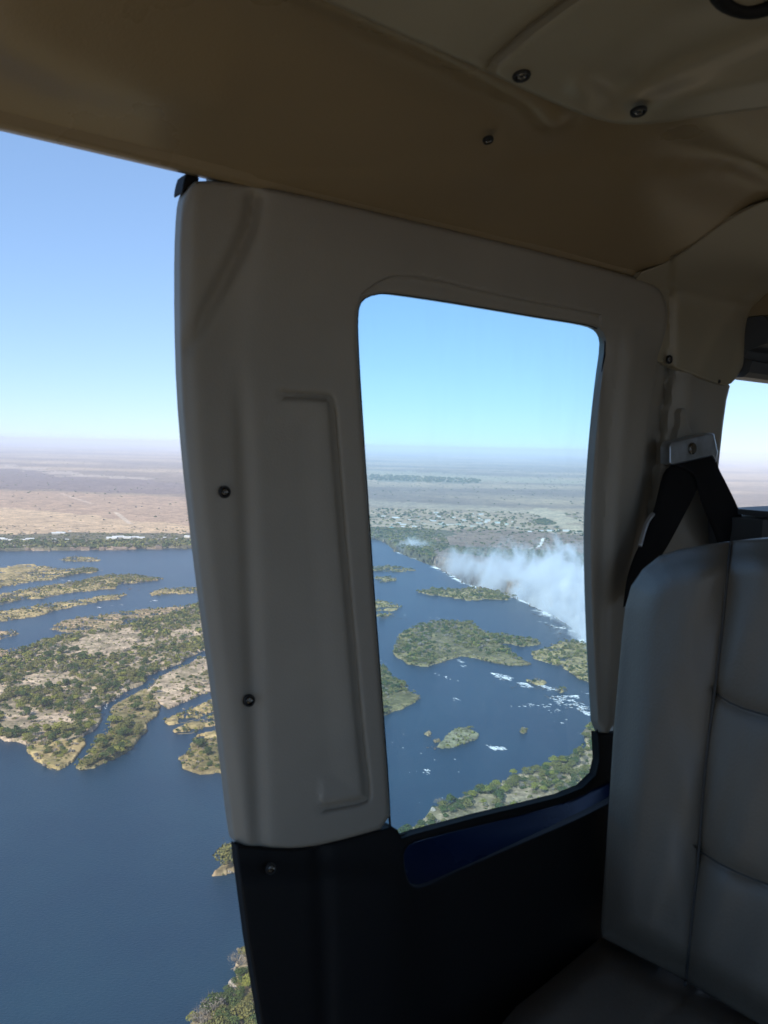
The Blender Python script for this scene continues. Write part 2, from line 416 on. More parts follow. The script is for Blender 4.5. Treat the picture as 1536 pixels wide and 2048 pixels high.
# rear pillar lining between door and rear window
PIL = [(1345, 560), (1420, 590), (1500, 560), (1560, 540), (1640, 560), (1640, 700), (1545, 610), (1512, 660), (1490, 715), (1474, 752), (1460, 768), (1452, 800), (1446, 850), (1440, 905), (1432, 980), (1424, 1060), (1418, 1200), (1410, 1700),
       (1200, 1800), (1205, 1470), (1228, 1300), (1250, 1150), (1270, 1000), (1290, 850), (1312, 700), (1330, 600)]
PIL = [(1326, 712), (1345, 728), (1380, 742), (1420, 754), (1452, 764), (1460, 772), (1453, 800), (1446, 850), (1440, 905), (1432, 980), (1424, 1060), (1418, 1200), (1415, 1560),
       (1226, 1560), (1224, 1440), (1228, 1300), (1250, 1150), (1265, 1000), (1280, 850), (1300, 715)]
def pil_relief(P):
    o = np.zeros(len(P))
    gx = np.interp(P[:, 1], [560, 640, 700, 900, 1100, 1300], [1352, 1350, 1338, 1310, 1285, 1255])
    o += .022 * np.exp(-((P[:, 0] - gx) / 13) ** 2)
    # vertical swelling with a highlight line
    rx = np.interp(P[:, 1], [600, 760, 1000], [1440, 1380, 1368])
    o -= .010 * np.exp(-((P[:, 0] - rx) / 24) ** 2) * (1 - sstep(P[:, 1], 800, 1000))
    o += .004 * sstep(P[:, 0], 1400, 1470)
    # seam where the ceiling lining laps over the pillar lining
    o -= .004 * (1 - sstep(P[:, 1] - np.interp(P[:, 0], [1370, 1440, 1475], [742, 762, 770]), -2, 2)) * sstep(P[:, 0], 1335, 1380)
    return o
pillar = sheet('pillar_lining', PIL, on_wall, M_TRIM, heli, relief=pil_relief, step=8, thick=.02, off=.013, rnd=.005, rpx=6)
for p, r in (((1352, 570), .0075), ((1338, 719), .0075), ((1437, 763), .0035)):
    w_, me = screw(on_wall, p, pillar, off=.004, r=r, head=r * .55); h = bpy.data.objects.new('screw_head', me); COL.objects.link(h); h.parent = pillar
# ceiling lining that sweeps down over the head of the pillar
def on_cove(p, off=0.0):
    d = ray(np.asarray(p, float)); k_ = .045
    tw = (on_wall(p, .004) - CAM) @ F; tcl = (on_ceil(p, .0) - CAM) @ F     # distances along the view of wall and ceiling
    t_ = -k_ * np.log(np.exp(-tw / k_) + np.exp(-tcl / k_)) - .004 + off   # a fillet that runs smoothly from one into the other
    return CAM + d * (t_ / (d @ F))[..., None]
def cove_relief(P):
    d = dist(P, smooth([(1560, 545), (1500, 590), (1450, 650), (1415, 710), (1400, 760)], 2, False))
    d2 = dist(P, smooth([(1540, 600), (1500, 640), (1470, 700), (1455, 760)], 2, False))
    return -.007 * np.exp(-(d / 16) ** 2) + .006 * np.exp(-(d2 / 16) ** 2) + .014 * (1 - sstep(P[:, 0], 1338, 1352))
cove = sheet('ceiling_cove', smooth([(1290, 716), (1332, 728), (1370, 744), (1410, 758), (1440, 768), (1458, 771), (1474, 755), (1500, 705), (1520, 668), (1550, 642), (1640, 615), (1640, 372), (1536, 397), (1450, 442), (1350, 518), (1262, 552), (1280, 600), (1288, 660)], 1),
             on_cove, M_OVER, heli, relief=cove_relief, step=8, thick=.012, rnd=.003, rpx=5)
# slotted height rail above the belt anchor
sheet('belt_rail', smooth([(1360, 818), (1372, 816), (1375, 850), (1385, 865), (1385, 900), (1352, 900), (1354, 862), (1360, 850)], 1), on_wall, M_TRIM, pillar, off=-.002, step=5, thick=.02, rnd=.002, rpx=3)
# headliner
def ceil_grid():
    us = np.concatenate([np.arange(-1.6, 0, .05), np.arange(0, 1.6, .012), np.arange(1.6, 2.05, .05)])
    vs = np.concatenate([np.arange(-.8, 0, .05), np.arange(0, .76, .012), np.linspace(.76, .806, 12)])
    return us, vs
us, vs = ceil_grid()
Ug, Vg = np.meshgrid(us, vs, indexing='ij')
Wg = Wv(Vg)
# the lining steps down in a soft trough beside the overhead panel and is drawn up round its lip
def project(X):
    d = X - CAM; z = d @ F
    return np.stack([CX + FPX * (d @ RT) / z, CY - FPX * (d @ UP) / z], -1), z
Xg = cab(Ug, Vg, Wg); Pg, zg = project(Xg); ok = zg > .05
def relc(P):
    trough = [(520, -60), (700, 20), (900, 110), (1060, 190), (1120, 235)]
    o = -.012 * np.exp(-(dist(P, trough) / 42) ** 2)
    o += .012 * np.exp(-(dist(P, [(200, -100), (520, 60), (800, 180), (1000, 290), (1120, 350)]) / 110) ** 2)
    o += -.008 * np.exp(-(dist(P, [(1110, 232), (1100, 240)]) / 36) ** 2) - .007 * np.exp(-(dist(P, [(1000, 300), (985, 320)]) / 50) ** 2)
    o += .010 * np.exp(-(dist(P, [(1180, 250), (1300, 300), (1500, 380)]) / 60) ** 2)
    o -= .010 * np.exp(-(dist(P, [(0, 60), (150, 130), (420, 180)]) / 70) ** 2)
    o += .003 * sstep(dist(P, [(1310, 282), (1400, 318), (1500, 352), (1700, 420)]) * np.where(P[:, 1] < 350, 1, 0), 0, 6)
    o += .006 * np.exp(-(dist(P, [(1290, 276), (1400, 318), (1500, 352), (1700, 420)]) / 5) ** 2)
    return o
Wg2 = Wg.copy(); Wg2[ok] += relc(Pg[ok])
Wg2 += .0
Xi = cab(Ug, Vg, Wg2)
nu, nv = Ug.shape
idx = np.arange(nu * nv).reshape(nu, nv)
q = np.stack([idx[:-1, :-1], idx[:-1, 1:], idx[1:, 1:], idx[1:, :-1]], -1).reshape(-1, 4)
Xo = cab(Ug, Vg * 1.0, Wg2 + .06)
q2 = q[:, ::-1] + nu * nv
edge = [(idx[i, -1], idx[i + 1, -1], idx[i + 1, -1] + nu * nv, idx[i, -1] + nu * nv) for i in range(nu - 1)]
head = mesh_obj('headliner', np.vstack([Xi.reshape(-1, 3), Xo.reshape(-1, 3)]), np.vstack([q, q2, np.array(edge)]), M_HEAD, heli)
# turned-down lip along the door rail
lip = []
uu = np.arange(-1.2, 1.19, .03)
prof = [(.770, .300), (.786, .284), (.792, .278), (.797, .266), (.801, .262), (.812, .262), (.815, .29), (.80, .31)]
vs_, fs_ = [], []
for i, u_ in enumerate(uu):
    for (v_, w2) in prof: vs_.append(cab(u_, v_, w2 + .0145))
for i in range(len(uu) - 1):
    for k in range(len(prof) - 1): fs_.append((i * 8 + k, i * 8 + k + 1, (i + 1) * 8 + k + 1, (i + 1) * 8 + k))
mesh_obj('edge_lip', vs_, fs_, M_HEAD, head)
w_, me = screw(on_ceil, (976, 279), head, off=-.002, r=.006); h = bpy.data.objects.new('screw_head', me); COL.objects.link(h); h.parent = head
# overhead panel
OVER = smooth([(560, -40), (700, 25), (860, 95), (985, 150), (1090, 200), (1180, 236), (1240, 250), (1310, 248), (1420, 232), (1540, 216), (1750, 190), (1900, 100), (1900, -150), (1500, -500), (700, -500), (400, -200)], 2)
gapl = [(970, 150), (982, 122), (1010, 96), (1060, 52), (1130, 0), (1260, -90), (1500, -300)]
def over_relief(P):
    o = np.zeros(len(P))
    dg = dist(P, gapl)
    right = ((P[:, 0] - np.interp(P[:, 1], [-300, -90, 0, 52, 96, 122, 150], [1500, 1260, 1130, 1060, 1010, 982, 970])) > 0)
    s = dg * np.where(right, 1, -1)
    o -= .008 * sstep(s, 0, 22)
    o += .004 * np.exp(-((s + 3) / 4) ** 2)
    o += .020 * np.exp(-(dist(P, [(1240, 195), (1340, 130), (1480, 70), (1650, 0)]) / 48) ** 2)
    o -= .004 * np.exp(-(dist(P, [(1160, 175), (1240, 205), (1330, 200), (1536, 160)]) / 22) ** 2)
    return o
DN = -WX
over = sheet('overhead_panel', OVER, lambda p, o=0: on_ceil(p, -.018 + o), M_OVER, heli, relief=over_relief, feat=[gapl], fo=(-8, -5, -3, -1, 1, 4, 8, 12, 17, 22), step=9, thick=.03, outdir=WX, rnd=.006, rpx=9)
for p in ((1043, 150), (1277, 222)):
    w_, me = screw(lambda q, o=0: on_ceil(q, -.026 + o), p, over, r=.0085, head=.005); h = bpy.data.objects.new('screw_head', me); COL.objects.link(h); h.parent = over
ring = []
for k in range(28):
    t_ = 2 * math.pi * k / 28; ring.append(on_ceil(np.array([[1500 + 72 * math.cos(t_), -30 + 52 * math.sin(t_)]]), -.045)[0])
tube('air_vent', ring, .006, M_BLACK, over, closed=True)
lathe_at('vent_cap', lambda q, o=0: on_ceil(q, -.036 + o), (1500, -30), [(.030, 0), (.028, .004), (.012, .009), (.002, .010)], M_OVER, over)
# closure of the cabin: floor, far side, bulkheads, nose, so that daylight enters only where the aircraft is open
cbox('floor', -1.6, 2.05, -.80, .78, -1.16, -1.10, M_FLOOR, heli)
cbox('far_wall', -1.6, 2.05, -.86, -.80, -1.16, -.45, M_SHELL, heli)
cbox('far_wall_rail', -1.6, 2.05, -.86, -.80, .28, .45, M_SHELL, heli)
cbox('far_wall_post', .75, 1.05, -.86, -.80, -.45, .28, M_SHELL, heli)
cbox('rear_bulkhead', 2.05, 2.10, -.86, .84, -1.16, .47, M_SHELL, heli)
cbox('nose_bulkhead', -1.66, -1.60, -.86, .84, -1.16, -.6, M_SHELL, heli)
cbox('front_post', -1.6, -.26, .795, .84, -1.16, .30, M_SHELL, heli)
cbox('roof_skin', -1.6, 2.05, -.86, .84, .475, .50, M_SHELL, heli)
cbox('cant_rail', .38, 2.05, .816, .84, .255, .475, M_SHELL, heli)
cbox('door_header', -1.6, .38, .816, .84, .30, .475, M_SHELL, heli)
# rear window surround: sill and top frame, seen past the pillar
cbox('rear_sill', 1.34, 2.05, .70, .84, -1.16, -.112, M_GREY, heli)
cbox('rear_sill_cap', 1.36, 2.05, .665, .78, -.108, -.098, M_GREY, heli)
def rw(u0, u1, pf, name, material):
    V_, F_ = [], []
    for i, u_ in enumerate((u0, u1)):
        for v_, w2 in pf: V_.append(cab(u_, v_, w2))
    n = len(pf)
    for k in range(n): F_.append((k, (k + 1) % n, n + (k + 1) % n, n + k))
    F_ += [tuple(range(n)), tuple(range(2 * n - 1, n - 1, -1))]
    return mesh_obj(name, V_, F_, material, heli, smooth_=False)
rw(1.43, 2.05, [(.80, .142), (.79, .150), (.785, .170), (.80, .175), (.795, .19), (.76, .20), (.755, .235), (.77, .25), (.84, .25), (.84, .142)], 'rear_window_frame', M_GREY)
cbox('rear_frame_upper', 1.43, 2.05, .76, .84, .252, .33, M_HEAD, heli)
for o in heli.children: o.matrix_parent_inverse = Matrix.Translation(-Vector(heli.location))

# ================================================================== SEAT
seat = empty('cabin_seat', tuple(cab(.85, .3, -1.1)))
tag(seat, 'grey leather cabin seat with stitched side bolster, in front of the rear pillar', 'seat')
SB = [(1202, 1850), (1206, 1780), (1212, 1700), (1219, 1590), (1226, 1480), (1235, 1370), (1243, 1280), (1250, 1215), (1262, 1172), (1285, 1138), (1318, 1112), (1360, 1098), (1420, 1088), (1480, 1080), (1560, 1076), (1700, 1080), (1900, 1100),
      (2150, 1160), (2250, 1300), (2250, 2600), (1600, 2130), (1536, 2060), (1350, 1950), (1203, 1875)]
seam_v = smooth([(1462, 1082), (1452, 1180), (1441, 1290), (1428, 1390), (1414, 1500), (1404, 1610), (1396, 1720), (1384, 1840), (1372, 1960), (1366, 2010)], 1, False)
seam_1 = smooth([(1428, 1385), (1470, 1412), (1536, 1432), (1700, 1470), (2000, 1480)], 1, False)
seam_2 = smooth([(1396, 1700), (1450, 1735), (1536, 1770), (1700, 1820), (2000, 1850)], 1, False)
seam_t = [(1295, 1130), (1360, 1112), (1455, 1108)]
def seat_relief(P):
    o = np.zeros(len(P))
    right = P[:, 0] > np.interp(P[:, 1], seam_v[:, 1], seam_v[:, 0])
    dv = dist(P, seam_v)
    # bolster swells forward between the outer edge and the seam, highest near the seam
    o -= np.where(right, .016 * (1 - np.exp(-dv / 28)), .030 * (1 - np.exp(-dv / 34)))
    d1 = np.minimum(dist(P, seam_1), dist(P, seam_2))
    o += np.where(right, .012 * np.exp(-d1 / 16), 0)
    db = dist(P, np.asarray(SB, float), True)
    o += .038 * (1 - sstep(db, 0, 75)) ** 1.6
    # soft wrinkles and dimples of used leather
    o += .0022 * np.sin(P[:, 1] / 37 + np.sin(P[:, 0] / 23) * 1.3) * np.exp(-((dv - 30) / 40) ** 2) + .0015 * np.sin(P[:, 0] / 19 + P[:, 1] / 61)
    o -= .002 * sstep(-(P[:, 1] - np.interp(P[:, 0], [1295, 1360, 1455], [1130, 1112, 1108])), -2, 4) * (P[:, 0] < 1460)
    return o
sb = sheet('seat_back', SB, on_seat, M_LEATH, seat, relief=seat_relief, feat=[seam_v, seam_1, seam_2], step=9, thick=.09, outdir=UX, rnd=.008, rpx=10)
def seam(pts, name, surf=on_seat, rel=seat_relief, par=None, push=0.0, r=.0012):
    P = densify(np.asarray(pts), 12)[:-1] if False else np.asarray(pts, float)
    P = np.vstack([P[i] + (P[i + 1] - P[i]) * np.linspace(0, 1, 8, endpoint=False)[:, None] for i in range(len(P) - 1)] + [P[-1:]])
    return tube(name, surf(P, rel(P) + push - .0022), r, M_SEAM, par or sb, seg=6)
seam(seam_v[:-2], 'seam', push=-.0005, r=.0018); seam(seam_1, 'seam', push=-.0002); seam(seam_2, 'seam', push=-.0002)
CU = smooth([(1190, 1885), (1203, 1872), (1350, 1945), (1536, 2052), (1800, 2230), (2100, 2600), (1500, 2900), (900, 2500), (985, 2100), (1010, 2030), (1100, 1960)], 1)
def cush_relief(P):
    o = -.03 * (1 - sstep(dist(P, CU, True), 0, 60)) ** 1.5
    o -= .008 * np.exp(-dist(P, [(1398, 1975), (1360, 2010), (1310, 2050), (1150, 2200)]) / 10)
    return o
cu = sheet('seat_cushion', CU, on_cush, M_LEATH, seat, relief=cush_relief, step=16, thick=-.12, outdir=WX, rnd=-.01, rpx=12)
cbox('seat_base', .50, .93, .0, .62, -1.10, -.79, M_BLACK, seat)
for o in seat.children: o.matrix_parent_inverse = Matrix.Translation(-Vector(seat.location))

# ================================================================== SEAT BELT on its anchor
belt = empty('seat_belt', tuple(cab(1.27, .76, 0)))
tag(belt, 'black shoulder belt webbing hanging in an inverted V from a steel anchor', 'seat belt')
br = sheet('anchor_bracket', [(1338, 893), (1342, 884), (1418, 866), (1428, 868), (1436, 905), (1432, 925), (1424, 912), (1345, 930), (1338, 928)], on_wall, M_STEEL, belt, off=-.026, step=5, thick=.016, rnd=.003, rpx=4)
lathe_at('bolt', on_wall, (1383, 897), [(.010, -.002), (.010, .003), (.008, .005), (.002, .0055)], M_SCREW, belt, off=-.026, seg=18)
def strap(name, L, Rr, offs, material=M_WEB):
    """A flat webbing strap of real thickness between its two traced edges."""
    L, Rr = smooth(L, 2, False), smooth(Rr, 2, False)
    n = 26
    def res(P):
        s = np.concatenate([[0], np.cumsum(np.linalg.norm(np.diff(P, axis=0), axis=1))]); t_ = np.linspace(0, s[-1], n)
        return np.stack([np.interp(t_, s, P[:, 0]), np.interp(t_, s, P[:, 1])], 1)
    L, Rr = res(L), res(Rr); vs_, fs_ = [], []
    of = np.interp(np.linspace(0, 1, n), np.linspace(0, 1, len(offs)), offs)
    K = 6
    for side in (0, .0022):
        for k in range(K + 1):
            P = L + (Rr - L) * k / K
            cup = .003 * math.sin(math.pi * k / K)
            vs_.append(on_wall(P, of - cup + side))
    V_ = np.concatenate(vs_); g_ = lambda s, k, i: (s * (K + 1) + k) * n + i
    for i in range(n - 1):
        for k in range(K): fs_ += [(g_(0, k, i), g_(0, k + 1, i), g_(0, k + 1, i + 1), g_(0, k, i + 1)), (g_(1, k, i), g_(1, k, i + 1), g_(1, k + 1, i + 1), g_(1, k + 1, i))]
        fs_ += [(g_(0, 0, i), g_(0, 0, i + 1), g_(1, 0, i + 1), g_(1, 0, i)), (g_(0, K, i), g_(1, K, i), g_(1, K, i + 1), g_(0, K, i + 1))]
    return mesh_obj(name, V_, fs_, material, belt)
strap('webbing', [(1352, 924), (1328, 940), (1318, 975), (1308, 1020), (1290, 1070), (1268, 1110), (1252, 1160), (1246, 1215)],
      [(1428, 908), (1412, 935), (1392, 985), (1366, 1035), (1345, 1075), (1325, 1110), (1300, 1140), (1290, 1190)], [-.012, -.03, -.035, -.035, -.03])
strap('webbing', [(1345, 932), (1390, 945), (1395, 985), (1412, 1030), (1432, 1075), (1440, 1105)],
      [(1428, 905), (1436, 935), (1452, 965), (1474, 1010), (1497, 1062), (1510, 1105)], [-.018, -.030, -.034, -.03, -.02])
tube('belt_guide', on_wall(smooth([(1306, 1028), (1296, 1040), (1288, 1062), (1280, 1092)], 2, False), -.042), .0035, M_STEEL, belt, seg=8)
for o in belt.children: o.matrix_parent_inverse = Matrix.Translation(-Vector(belt.location))
# plain dark dome for the unidentified round object on the rear ledge
hs = empty('dome', tuple(cab(1.62, .68, -.09)))
tag(hs, 'dark rounded object lying on the rear ledge behind the seat', 'dome')
def at_ledge(p, off=0.0):
    d = ray(np.asarray(p, float)); t = (1.60 + off) / (d @ UX); return CAM + d * t[..., None]
lathe_at('dome_cap', at_ledge, (1542, 1080), [(.036, 0), (.036, .012), (.030, .024), (.012, .030), (.002, .031)], M_BLACK, hs)
rg = []
for k in range(24):
    t_ = 2 * math.pi * k / 24; rg.append(at_ledge(np.array([[1542 + 44 * math.cos(t_), 1080 + 36 * math.sin(t_)]]), -.01)[0])
tube('dome_rim', rg, .004, M_GREY, hs, closed=True)
for o in hs.children: o.matrix_parent_inverse = Matrix.Translation(-Vector(hs.location))

# ================================================================== THE LAND, THE RIVER
def G(p):
    """Ground point (river level, z = 0) seen at a traced point of the photograph."""
    d = ray(np.asarray(p, float)); t_ = H / -d[..., 2]
    return d[..., :2] * t_[..., None]
def hsh(ix, iy, s):
    n = (ix.astype(np.int64) * 374761393 + iy.astype(np.int64) * 668265263 + s * 1442695041) & 0x7fffffff
    n = ((n ^ (n >> 13)) * 1274126177) & 0x7fffffff
    return ((n ^ (n >> 16)) & 0xffff) / 65535.0
def vnoise(x, y, s=0):
    ix, iy = np.floor(x), np.floor(y); fx, fy = x - ix, y - iy
    fx = fx * fx * (3 - 2 * fx); fy = fy * fy * (3 - 2 * fy)
    a, b, c, d = hsh(ix, iy, s), hsh(ix + 1, iy, s), hsh(ix, iy + 1, s), hsh(ix + 1, iy + 1, s)
    return (a + (b - a) * fx) * (1 - fy) + (c + (d - c) * fx) * fy
def fbm(x, y, s=0, o=4):
    r = 0; a = .5; t_ = 0
    for k in range(o): r = r + a * vnoise(x, y, s + k * 17); t_ += a; a *= .5; x = x * 2.03 + 5.1; y = y * 2.03 + 1.7
    return r / t_
# land outlines: (name, traced outline, soil, tree density, tree mix)
SAND, REED, SCRUB, DRY = np.array([.44, .345, .24]), np.array([.37, .285, .135]), np.array([.23, .185, .09]), np.array([.36, .265, .16])
LANDS = [
 ('left_island', [(-120, 1345), (0, 1322), (60, 1292), (120, 1277), (180, 1264), (250, 1252), (300, 1237), (350, 1227), (400, 1207), (470, 1190), (560, 1180), (620, 1200), (560, 1250), (470, 1275), (410, 1298), (370, 1322), (320, 1343), (282, 1362), (252, 1383), (235, 1400), (205, 1412), (192, 1440), (178, 1462), (155, 1478), (110, 1488), (60, 1490), (0, 1478), (-120, 1462)], SAND, 1.0),
 ('fringe', [(52, 1486), (60, 1505), (80, 1530), (100, 1542), (125, 1532), (145, 1515), (165, 1492), (158, 1478), (110, 1484)], REED, .6),
 ('peninsula', [(142, 1536), (160, 1543), (195, 1540), (235, 1518), (262, 1495), (285, 1468), (285, 1450), (310, 1425), (318, 1405), (305, 1380), (290, 1375), (262, 1397), (226, 1420), (212, 1440), (208, 1470), (182, 1490), (166, 1515)], SCRUB, .9),
 ('sandy_island', [(296, 1372), (310, 1360), (340, 1346), (370, 1331), (410, 1315), (480, 1292), (560, 1275), (640, 1290), (560, 1350), (470, 1378), (420, 1388), (370, 1405), (328, 1417), (312, 1400), (300, 1385)], SAND, .35),
 ('reed_spit', [(322, 1445), (340, 1432), (365, 1422), (400, 1410), (432, 1402), (520, 1385), (520, 1400), (440, 1420), (400, 1430), (370, 1445), (335, 1452)], REED, .12),
 ('reed_spit_b', [(345, 1466), (365, 1450), (400, 1437), (450, 1424), (520, 1408), (520, 1428), (450, 1445), (415, 1455), (390, 1470), (360, 1472)], REED, .2),
 ('reed_spit_c', [(392, 1480), (410, 1468), (450, 1458), (520, 1448), (520, 1462), (440, 1476), (400, 1484)], REED, .1),
 ('islet', [(350, 1520), (362, 1512), (378, 1505), (385, 1492), (400, 1482), (430, 1478), (520, 1465), (540, 1500), (500, 1545), (430, 1546), (400, 1545), (374, 1536)], SCRUB, .7),
 ('bar_a', [(118, 1118), (150, 1113), (195, 1117), (190, 1123), (130, 1124)], REED, .4),
 ('bar_b', [(-120, 1138), (0, 1132), (60, 1129), (120, 1138), (190, 1137), (205, 1142), (150, 1150), (110, 1160), (60, 1165), (0, 1176), (-120, 1185)], REED, .9),
 ('bar_c', [(-120, 1200), (0, 1190), (80, 1173), (160, 1163), (200, 1152), (270, 1150), (327, 1158), (290, 1165), (240, 1170), (222, 1178), (150, 1186), (60, 1198), (0, 1208), (-120, 1220)], REED, .7),
 ('bar_d', [(298, 1186), (330, 1178), (400, 1175), (480, 1172), (480, 1185), (380, 1187), (310, 1192)], REED, .15),
 ('bar_e', [(-120, 1228), (0, 1224), (80, 1210), (180, 1196), (252, 1187), (242, 1197), (150, 1211), (60, 1234), (0, 1243), (-120, 1255)], REED, .12),
 ('bar_f', [(-120, 1275), (0, 1262), (35, 1262), (42, 1268), (0, 1279), (-120, 1290)], DRY, .05),
 ('bar_g', [(105, 1257), (125, 1243), (190, 1232), (260, 1222), (380, 1212), (480, 1205), (480, 1240), (300, 1246), (180, 1268), (130, 1264)], DRY, .12),
 ('bar_h', [(-120, 1322), (0, 1302), (60, 1293), (105, 1285), (100, 1291), (60, 1301), (0, 1315), (-120, 1335)], DRY, .05),
 ('tree_islet', [(424, 1752), (445, 1754), (478, 1744), (540, 1730), (560, 1700), (520, 1690), (470, 1700), (445, 1735)], DRY, 0),
 ('near_bank', [(330, 2350), (372, 2080), (395, 2030), (425, 2000), (445, 1985), (462, 1960), (462, 1925), (482, 1895), (497, 1878), (560, 1850), (700, 1780), (790, 1700), (822, 1665), (845, 1640), (868, 1616), (930, 1592), (1000, 1567), (1060, 1547), (1110, 1524), (1160, 1507), (1168, 1478), (1180, 1440), (1230, 1405), (1400, 1350), (1700, 1330), (2300, 1400), (4200, 2000), (2200, 9000), (200, 9000)], np.array([.40, .31, .20]), .8),
 ('long_islet', [(830, 1183), (860, 1178), (900, 1180), (960, 1176), (1000, 1184), (1035, 1193), (1010, 1200), (930, 1200), (870, 1191)], REED, .9),
 ('round_island', [(788, 1292), (798, 1272), (830, 1252), (870, 1244), (930, 1243), (960, 1258), (980, 1270), (1010, 1272), (1040, 1278), (1075, 1281), (1075, 1289), (1045, 1295), (1010, 1285), (1000, 1292), (1020, 1302), (1040, 1315), (1055, 1330), (1020, 1333), (960, 1322), (920, 1314), (890, 1322), (860, 1335), (820, 1330), (795, 1315)], SCRUB, .8),
 ('rim_island', [(1065, 1310), (1090, 1300), (1110, 1286), (1150, 1283), (1180, 1290), (1240, 1320), (1280, 1400), (1180, 1368), (1150, 1355), (1130, 1335), (1100, 1328), (1068, 1318)], REED, .5),
 ('wedge_island', [(640, 1300), (700, 1310), (765, 1330), (785, 1353), (810, 1368), (843, 1395), (835, 1408), (800, 1418), (765, 1430), (700, 1445), (640, 1430)], SCRUB, 1.0),
 ('small_islet', [(875, 1495), (890, 1475), (915, 1460), (935, 1457), (955, 1470), (950, 1480), (925, 1493), (900, 1498)], np.array([.24, .22, .13]), .15),
 ('tiny_islet', [(1034, 1463), (1045, 1453), (1056, 1462), (1045, 1468)], REED, .3),
 ('spit_p', [(735, 1200), (770, 1203), (810, 1215), (790, 1221), (735, 1222)], REED, .5),
 ('spit_q', [(735, 1135), (790, 1133), (830, 1140), (790, 1145), (735, 1143)], REED, .6),
 ('spit_r', [(750, 1155), (785, 1155), (795, 1163), (760, 1166)], REED, .2),
 ('spit_s', [(755, 1228), (780, 1226), (790, 1232), (765, 1236)], REED, .2),
 ('spit_t', [(840, 1466), (855, 1461), (862, 1465), (848, 1472)], DRY, 0),
 ('spit_u', [(1050, 1362), (1070, 1356), (1085, 1364), (1068, 1372)], REED, .3),
 ('spit_v', [(1100, 1378), (1115, 1374), (1130, 1380), (1115, 1386)], REED, .3),
 ('spit_w', [(865, 1482), (875, 1479), (880, 1484), (870, 1487)], DRY, 0),
]
EDGE = [(770, 1084), (790, 1103), (815, 1113), (870, 1134), (900, 1150), (920, 1165), (960, 1178), (1000, 1188), (1040, 1200), (1060, 1212), (1078, 1220), (1110, 1236), (1140, 1252), (1160, 1272), (1178, 1292), (1210, 1330), (1250, 1375)]
EDW = G(smooth(EDGE, 2, False))
tn = np.gradient(EDW, axis=0); tn /= np.linalg.norm(tn, axis=1)[:, None]
nrm = np.stack([-tn[:, 1], tn[:, 0]], 1)
if (nrm[len(nrm) // 2] @ np.array([1, .6])) < 0: nrm = -nrm
wdt = 95 * np.minimum(1, np.linspace(.15, 4, len(EDW)))[:, None]
GORGE = np.vstack([EDW, (EDW + nrm * wdt)[::-1]])
far_shore = [(-2500, 1108), (-1200, 1104), (-100, 1104), (0, 1102), (100, 1102), (200, 1100), (300, 1099), (385, 1097), (470, 1094), (560, 1090), (640, 1086), (700, 1080), (735, 1076), (752, 1078), (770, 1084)]
FARLAND = np.vstack([G(far_shore), EDW, [[2500, 700], [9000, 900], [9000, 30000], [-60000, 30000], [-60000, 2300]]])
G2 = G([(1070, 1160), (1100, 1150), (1128, 1140), (1120, 1128), (1100, 1118), (1040, 1108), (1000, 1100), (960, 1104), (1010, 1112), (1070, 1124), (1090, 1134), (1070, 1142), (1030, 1150)])
# polar ground sheet, fine where the photograph looks
pyr = np.concatenate([np.array([893.02, 893.05, 893.1, 893.2, 893.35, 893.6, 893.9, 894.3, 894.8, 895.4, 896, 897, 898, 899]), np.arange(900, 1000, 2), np.arange(1000, 1560, 1.6), np.arange(1560, 2500, 3.2)]) - 892
rad = H * FPX / pyr
rad = np.concatenate([rad, np.geomspace(rad[-1] * .93, 4, 14)])[::-1]
azf = np.arctan((np.arange(-340, 1700, 2.0) - CX) / FPX)
azc = np.concatenate([azf, np.linspace(azf[-1], azf[0] + 2 * math.pi, 90)[1:-1]])
RR, AZ = np.meshgrid(rad, azc, indexing='ij')
GX, GY = RR * np.sin(AZ), RR * np.cos(AZ)
# polar rows are straight circles; in depth the photograph's rows are straight, good enough
P = np.stack([GX.ravel(), GY.ravel()], 1); r_ = np.hypot(P[:, 0], P[:, 1])
wa = np.clip(r_ / 110, 6, 18)
Q = P + np.stack([(fbm(P[:, 0] / 42, P[:, 1] / 42, 1, 5) - .5), (fbm(P[:, 0] / 42, P[:, 1] / 42, 50, 5) - .5)], 1) * wa[:, None] * 2.6
hgt = np.full(len(P), -3.0); colr = np.tile(np.array([.06, .06, .045]), (len(P), 1))
n1 = fbm(P[:, 0] / 30, P[:, 1] / 30, 3); n2 = fbm(P[:, 0] / 9, P[:, 1] / 9, 9)
landmask = np.zeros(len(P), bool); n4 = fbm(P[:, 0] / 26, P[:, 1] / 14, 13, 4)
LW = []
for nm, pl, soil, dens in LANDS:
    Wp = G(pl) if nm != 'near_bank' else np.vstack([G(pl[:-3]), [[700, 300], [700, -900], [-150, -900]]])
    LW.append((nm, Wp, soil, dens)); k = inside(Q, Wp); landmask |= k
    hgt[k] = 1.0 + 2.2 * n1[k]
    if nm.startswith(('bar_', 'reed', 'spit', 'rim', 'fringe', 'long')):       # low flats broken by pools and little channels
        hgt[k & (n4 < .43)] = -1.5
    v = (n1[k] * .6 + n2[k] * .6)[:, None]
    g_ = sstep(v, .5, .75)
    colr[k] = soil * (1 - g_) + (soil * .45 + np.array([.05, .055, .02]) * .8) * g_
k = inside(Q, FARLAND) | ((r_ > 2600) & (P[:, 1] < 600)) | (r_ > 9000) | ((P[:, 0] > 2500))
landmask |= k; n3 = fbm(P[:, 0] / 400, P[:, 1] / 400, 21, 5)
hgt[k] = 2 + 8 * n3[k] + sstep(r_[k], 15000, 60000) * 90 * fbm(P[k, 0] / 9000, P[k, 1] / 9000, 33, 4)
